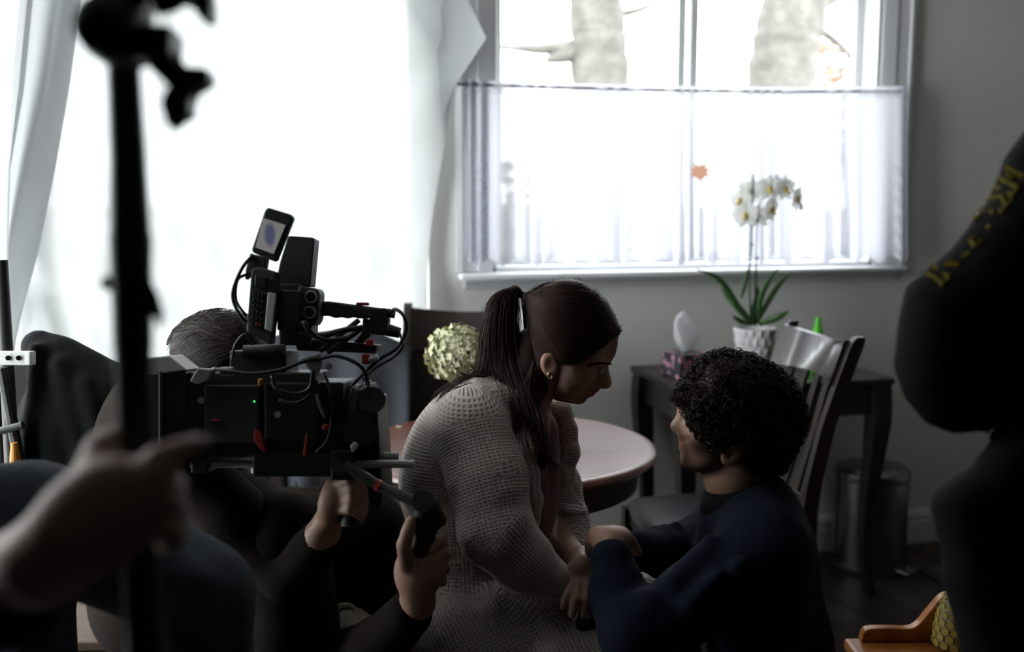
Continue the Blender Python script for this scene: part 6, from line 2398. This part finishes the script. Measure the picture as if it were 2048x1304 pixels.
# the gripping hand
bc_.ell(A(205, 1030, 0.650), (0.046, 0.020, 0.036), tilt(-36), k=0.016)
bc_.cap([wr_c, A(150, 1075, 0.655)], [0.027, 0.029], k=0.016)
finger(bc_, [(265, 965, 0.648), (315, 918, 0.650), (358, 902, 0.655), (402, 886, 0.662)], 0.0098, 0.0074)
finger(bc_, [(272, 985, 0.644), (322, 950, 0.646), (346, 972, 0.664), (330, 1000, 0.690)], 0.0100, 0.0080)
finger(bc_, [(272, 1015, 0.643), (326, 996, 0.646), (352, 1022, 0.664), (332, 1046, 0.690)], 0.0100, 0.0080)
finger(bc_, [(262, 1048, 0.644), (318, 1046, 0.646), (350, 1076, 0.660), (334, 1092, 0.684)], 0.0092, 0.0076)
finger(bc_, [(190, 985, 0.655), (184, 935, 0.662), (200, 895, 0.676), (224, 876, 0.690)], 0.0118, 0.0090)
skin('body', bc_, M_skinC, crew, 0.0056, color=plain_tint)
M_denim = mat('blue_denim', (0.030, 0.040, 0.058), 0.9, noise=(40, (0.042, 0.054, 0.074), 0.35, 0.65), bump=(50, 0.3, 0.005))
jn = SDF()
jn.cap([hipc - FH * 0.05, at(60, 1055, 1.30), at(230, 1085, 1.29), kne], [0.10, 0.080, 0.074, 0.066], k=0.03)
jn.cap([kne, ftc + ZV * 0.04], [0.066, 0.056], k=0.03)
jn.cap([hipc + FH * 0.09, kn2_], [0.10, 0.07], k=0.03)
jn.cap([kn2_, ft2_ + ZV * 0.04], [0.066, 0.056], k=0.03)
jn.cap([hipc - FH * 0.06, hipc + FH * 0.08], [0.13, 0.13], k=0.03)
for (a, b) in (((330, 1110, 1.235), (400, 1160, 1.225)), ((280, 1080, 1.235), (330, 1150, 1.22)), ((120, 1010, 1.235), (200, 1060, 1.225))):
    jn.cap([A(*a), A(*b)], [0.012, 0.010], k=0.02)
skin('jeans', jn, M_denim, crew, 0.008)
jk_ = SDF()
jk_.cap([shl - FH * 0.18, shl, shl + FH * 0.18], [0.07, 0.08, 0.07], k=0.04)
jk_.cap([shl, hipc + ZV * 0.06], [0.145, 0.155], k=0.05)
jk_.cap([shl - FH * 0.18, el_c], [0.065, 0.055], k=0.03)
jk_.cap([el_c, at(10, 1185, 0.70)], [0.055, 0.040], k=0.02)
jk_.cap([shl + FH * 0.18, hipc + FH * 0.22 + ZV * 0.18, at(-190, 1080, 1.50)], [0.065, 0.055, 0.045], k=0.03)
skin('jacket', jk_, M_coat, crew, 0.010)
hrc = SDF()
hrc.ell(hd_c + ZV * 0.03 - RV * 0.02, (0.10, 0.085, 0.095), np.array([RV, FH, ZV]), k=0.02)
hrc.ell(hd_c + RV * 0.11 - ZV * 0.05, (0.07, 0.10, 0.08), np.array([RV, FH, ZV]), k=0.01, sub=True)
skin('hair', hrc, M_hairO, crew, 0.008)
cs = thing('low_stool', 'low dark stool under the seated crew member at the left', 'stool', (hipc[0], hipc[1], 0))
hs = hipc[2] - 0.145
MB().rbox((0, 0, hs - 0.02), (0.34, 0.34, 0.04), 0.01).build('seat', M_espresso, cs, local=True)
for sx in (-1, 1):
    for sy in (-1, 1):
        sqleg([(sx * 0.14, sy * 0.14, 0, 0.015, 0.015), (sx * 0.14, sy * 0.14, hs - 0.04, 0.018, 0.018)], cs, M_espresso)

# ================================================================== dark grip stand in the left foreground
M_stand = mat('black_stand_metal', (0.012, 0.012, 0.013), 0.45, 0.3)
DS = 0.70
sbp = at(263, 1300, DS)
g0 = np.array([sbp[0], sbp[1], 0.0])
stand = thing('grip_stand', 'black grip stand with knobbed head, out of focus in the left foreground', 'stand', g0)


def sp(px, py, dd=0.0):
    return at(px, py, DS + dd)


pole_low = sp(266, 700)
MB().cyl(g0 + ZV * 0.12, pole_low, 0.0130, n=20).build('lower_pole', M_stand, stand, smooth=True, angle=40)
MB().tube([pole_low, sp(263, 560), sp(261, 470)], [0.0135, 0.0142, 0.0150], 20).build('sleeve', M_stand, stand, smooth=True, angle=40)
MB().tube([sp(261, 480), sp(256, 320), sp(247, 140)], [0.0142, 0.0128, 0.0118], 20).build('upper_pole', M_stand, stand, smooth=True, angle=40)
MB().cyl(sp(240, 566), sp(206, 566), 0.006, 0.005, 12).build('lock_screw', M_stand, stand)
ppoly([(224, 555), (300, 555), (318, 590), (330, 632), (322, 668), (312, 640), (304, 632), (292, 628), (280, 640), (240, 600)], DS - 0.014, 0.004, 'tape_tail', M_blackcloth, stand)
MB().lathe([(0.0, -0.03), (0.012, -0.03), (0.021, -0.024), (0.0235, -0.012), (0.0235, 0.012), (0.021, 0.024), (0.0, 0.026)], sp(234, 66), FV, 28, close=False).build('knuckle', M_stand, stand, smooth=True, angle=40)
MB().rbox(sp(252, 30), (0.030, 0.04, 0.060), 0.008, axes=tilt(12)).build('head_block', M_stand, stand)
MB().rbox(sp(312, 92), (0.030, 0.034, 0.024), 0.004, axes=tilt(4)).build('clamp_block', M_stand, stand)
MB().tube(smoothpath([sp(320, 110), sp(352, 150), sp(374, 168)], 10), [0.012, 0.0115, 0.0110, 0.010, 0.010, 0.010, 0.010, 0.010, 0.0095, 0.009], 14).build('t_handle', M_stand, stand, smooth=True)
ppoly([(362, 142), (388, 138), (420, 140), (426, 152), (424, 170), (394, 186), (386, 204), (386, 234), (366, 242), (348, 260), (340, 254), (328, 210), (336, 190), (350, 170)], DS, 0.02, 'wing_handle', M_stand, stand, bevel=0.004)
ppoly([(342, -8), (424, -20), (430, 20), (428, 48), (406, 46), (392, 20), (372, 8), (346, 8)], DS, 0.02, 'wing_handle', M_stand, stand, bevel=0.004)
MB().cyl(sp(310, 5), sp(352, -8), 0.010, n=14).build('t_handle', M_stand, stand)
MB().cyl(sp(262, -10), sp(258, -150), 0.011, n=16).build('gobo_arm', M_stand, stand)
for k in range(3):
    a = 0.9 + k * 2.094
    e_ = g0 + np.array([0.34 * math.cos(a), 0.34 * math.sin(a), 0.012])
    MB().tube(smoothpath([g0 + ZV * (0.2 + 0.04 * k), g0 + np.array([0.13 * math.cos(a), 0.13 * math.sin(a), 0.10]), e_], 10), 0.011, 10).build('leg', M_stand, stand, smooth=True)

# ================================================================== person in a black jacket at the right edge
rp0 = at(2330, 1290, 1.28)
rp0[2] = 0
rp = thing('person', 'person in a black jacket with yellow sleeve lettering at the right edge', 'person', rp0)
DR = 1.18
tor0, tor1 = at(2330, 1150, 1.28), at(2320, 330, 1.24)
br_ = SDF()
br_.cap([tor0, tor1], [0.13, 0.13], k=0.04)
hr = tor1 + ZV * 0.30 - RV * 0.02
br_.ell(hr, (0.095, 0.078, 0.115), np.array([RV, FH, ZV]), k=0.02)
br_.ell(hr - RV * 0.075 - ZV * 0.03, (0.03, 0.045, 0.055), np.array([RV, FH, ZV]), k=0.03)
br_.cap([hr, tor1 + ZV * 0.08], [0.055, 0.06], k=0.02)
br_.cap([at(2110, 370, DR), at(1920, 735, 1.18), at(2110, 700, 1.17), at(2190, 650, 1.08)], [0.045, 0.042, 0.032, 0.026], k=0.02)
br_.ell(at(2235, 620, 1.06), (0.05, 0.02, 0.035), tilt(-20), k=0.02)
for i in range(4):
    p_ = at(2235 + 30, 600 + 14 * i, 1.06)
    br_.cap([p_, p_ + RV * 0.03 - FH * 0.01, p_ + RV * 0.035 + FH * 0.02], [0.009, 0.0085, 0.008], k=0.005)
br_.cap([at(2225, 595, 1.05), at(2242, 560, 1.04), at(2268, 550, 1.04)], [0.011, 0.010, 0.009], k=0.006)
for s in (-1, 1):
    lg = tor0 + FH * s * 0.09
    fo = lg.copy()
    fo[2] = 0.07
    br_.cap([lg, fo, fo - RV * 0.15 - ZV * 0.03], [0.09, 0.042, 0.035], k=0.03)
skin('body', br_, M_skinM, rp, 0.009, color=plain_tint)
jr_ = SDF()
sleeve_px = [(2120, 190), (2048, 262), (2006, 318), (1986, 386), (1950, 434), (1902, 498), (1850, 542), (1810, 574), (1796, 640), (1786, 735), (1808, 796), (1850, 846), (1908, 868), (1966, 862), (2008, 836), (2052, 788), (2130, 720), (2300, 640), (2300, 300)]
jr_.slab(sleeve_px, DR, 0.085, 0.075, k=0.04)
jr_.cap([at(2310, 330, 1.24), at(2330, 900, 1.27)], [0.15, 0.15], k=0.03)
hem_px = [(2160, 760), (2048, 800), (2000, 856), (1942, 932), (1902, 958), (1870, 980), (1860, 1008), (1872, 1060), (1884, 1110), (1886, 1170), (1904, 1225), (1922, 1304), (1930, 1420), (2260, 1420), (2330, 900)]
jr_.slab(hem_px, 1.22, 0.12, 0.06, k=0.006)
M_jacket = mat('black_jacket', (0.004, 0.004, 0.0045), 0.9, spec=0.12, bump=(25, 0.35, 0.008))
skin('jacket', jr_, M_jacket, rp, 0.009)
trz = SDF()
for s in (-1, 1):
    lg = tor0 + FH * s * 0.09
    fo = lg.copy()
    fo[2] = 0.10
    trz.cap([lg, fo], [0.105, 0.06], k=0.03)
skin('trousers', trz, M_blackcloth, rp, 0.012)
hrr = SDF()
hrr.ell(hr + ZV * 0.03 + RV * 0.02, (0.10, 0.088, 0.10), np.array([RV, FH, ZV]), k=0.02)
hrr.ell(hr - RV * 0.11 - ZV * 0.05, (0.07, 0.10, 0.08), np.array([RV, FH, ZV]), k=0.01, sub=True)
skin('hair', hrr, M_hairO, rp, 0.009)
# worn yellow lettering running down the sleeve (too blurred to read in the photograph)
M_yel = mat('yellow_print', (0.10, 0.078, 0.008), 0.8, spec=0.1)
lp = smoothpath([(2030, 345, 0), (2000, 400, 0), (1955, 460, 0), (1900, 520, 0), (1850, 590, 0)], 60)[:, :2]
random.seed(5)
glyphs = [[(0, 0), (0, 1), (.6, .5), (0, .4)], [(0, 0), (.6, 0), (.6, 1), (0, 1), (0, 0)], [(0, 1), (.6, .9), (.1, .5), (.6, 0), (0, 0)], [(0, 0), (0, 1), (.5, .3), (.7, 1)], [(.3, 0), (.3, 1), (0, .8), (.6, .9)], [(0, 0), (.3, 1), (.6, 0), (.45, .4), (.12, .4)], [(.6, 1), (0, .9), (0, 0), (.6, .1)]]
for k in range(9):
    i = int(k * 6.2) + 2
    c = lp[i]
    tg = lp[min(59, i + 2)] - lp[max(0, i - 2)]
    tg = tg / np.linalg.norm(tg)
    nm = np.array([-tg[1], tg[0]])
    pts = []
    for (a, b) in glyphs[k % 7]:
        p2 = c + tg * (a * 30 - 9) + nm * (b * 40 - 20)
        q = surf(jr_, p2[0], p2[1], 1.0, 1.3, 0.0)
        if q is not None:
            pts.append(q)
    if len(pts) > 1:
        MB().tube(pts, 0.0034, 6).build('letter', M_yel, rp)
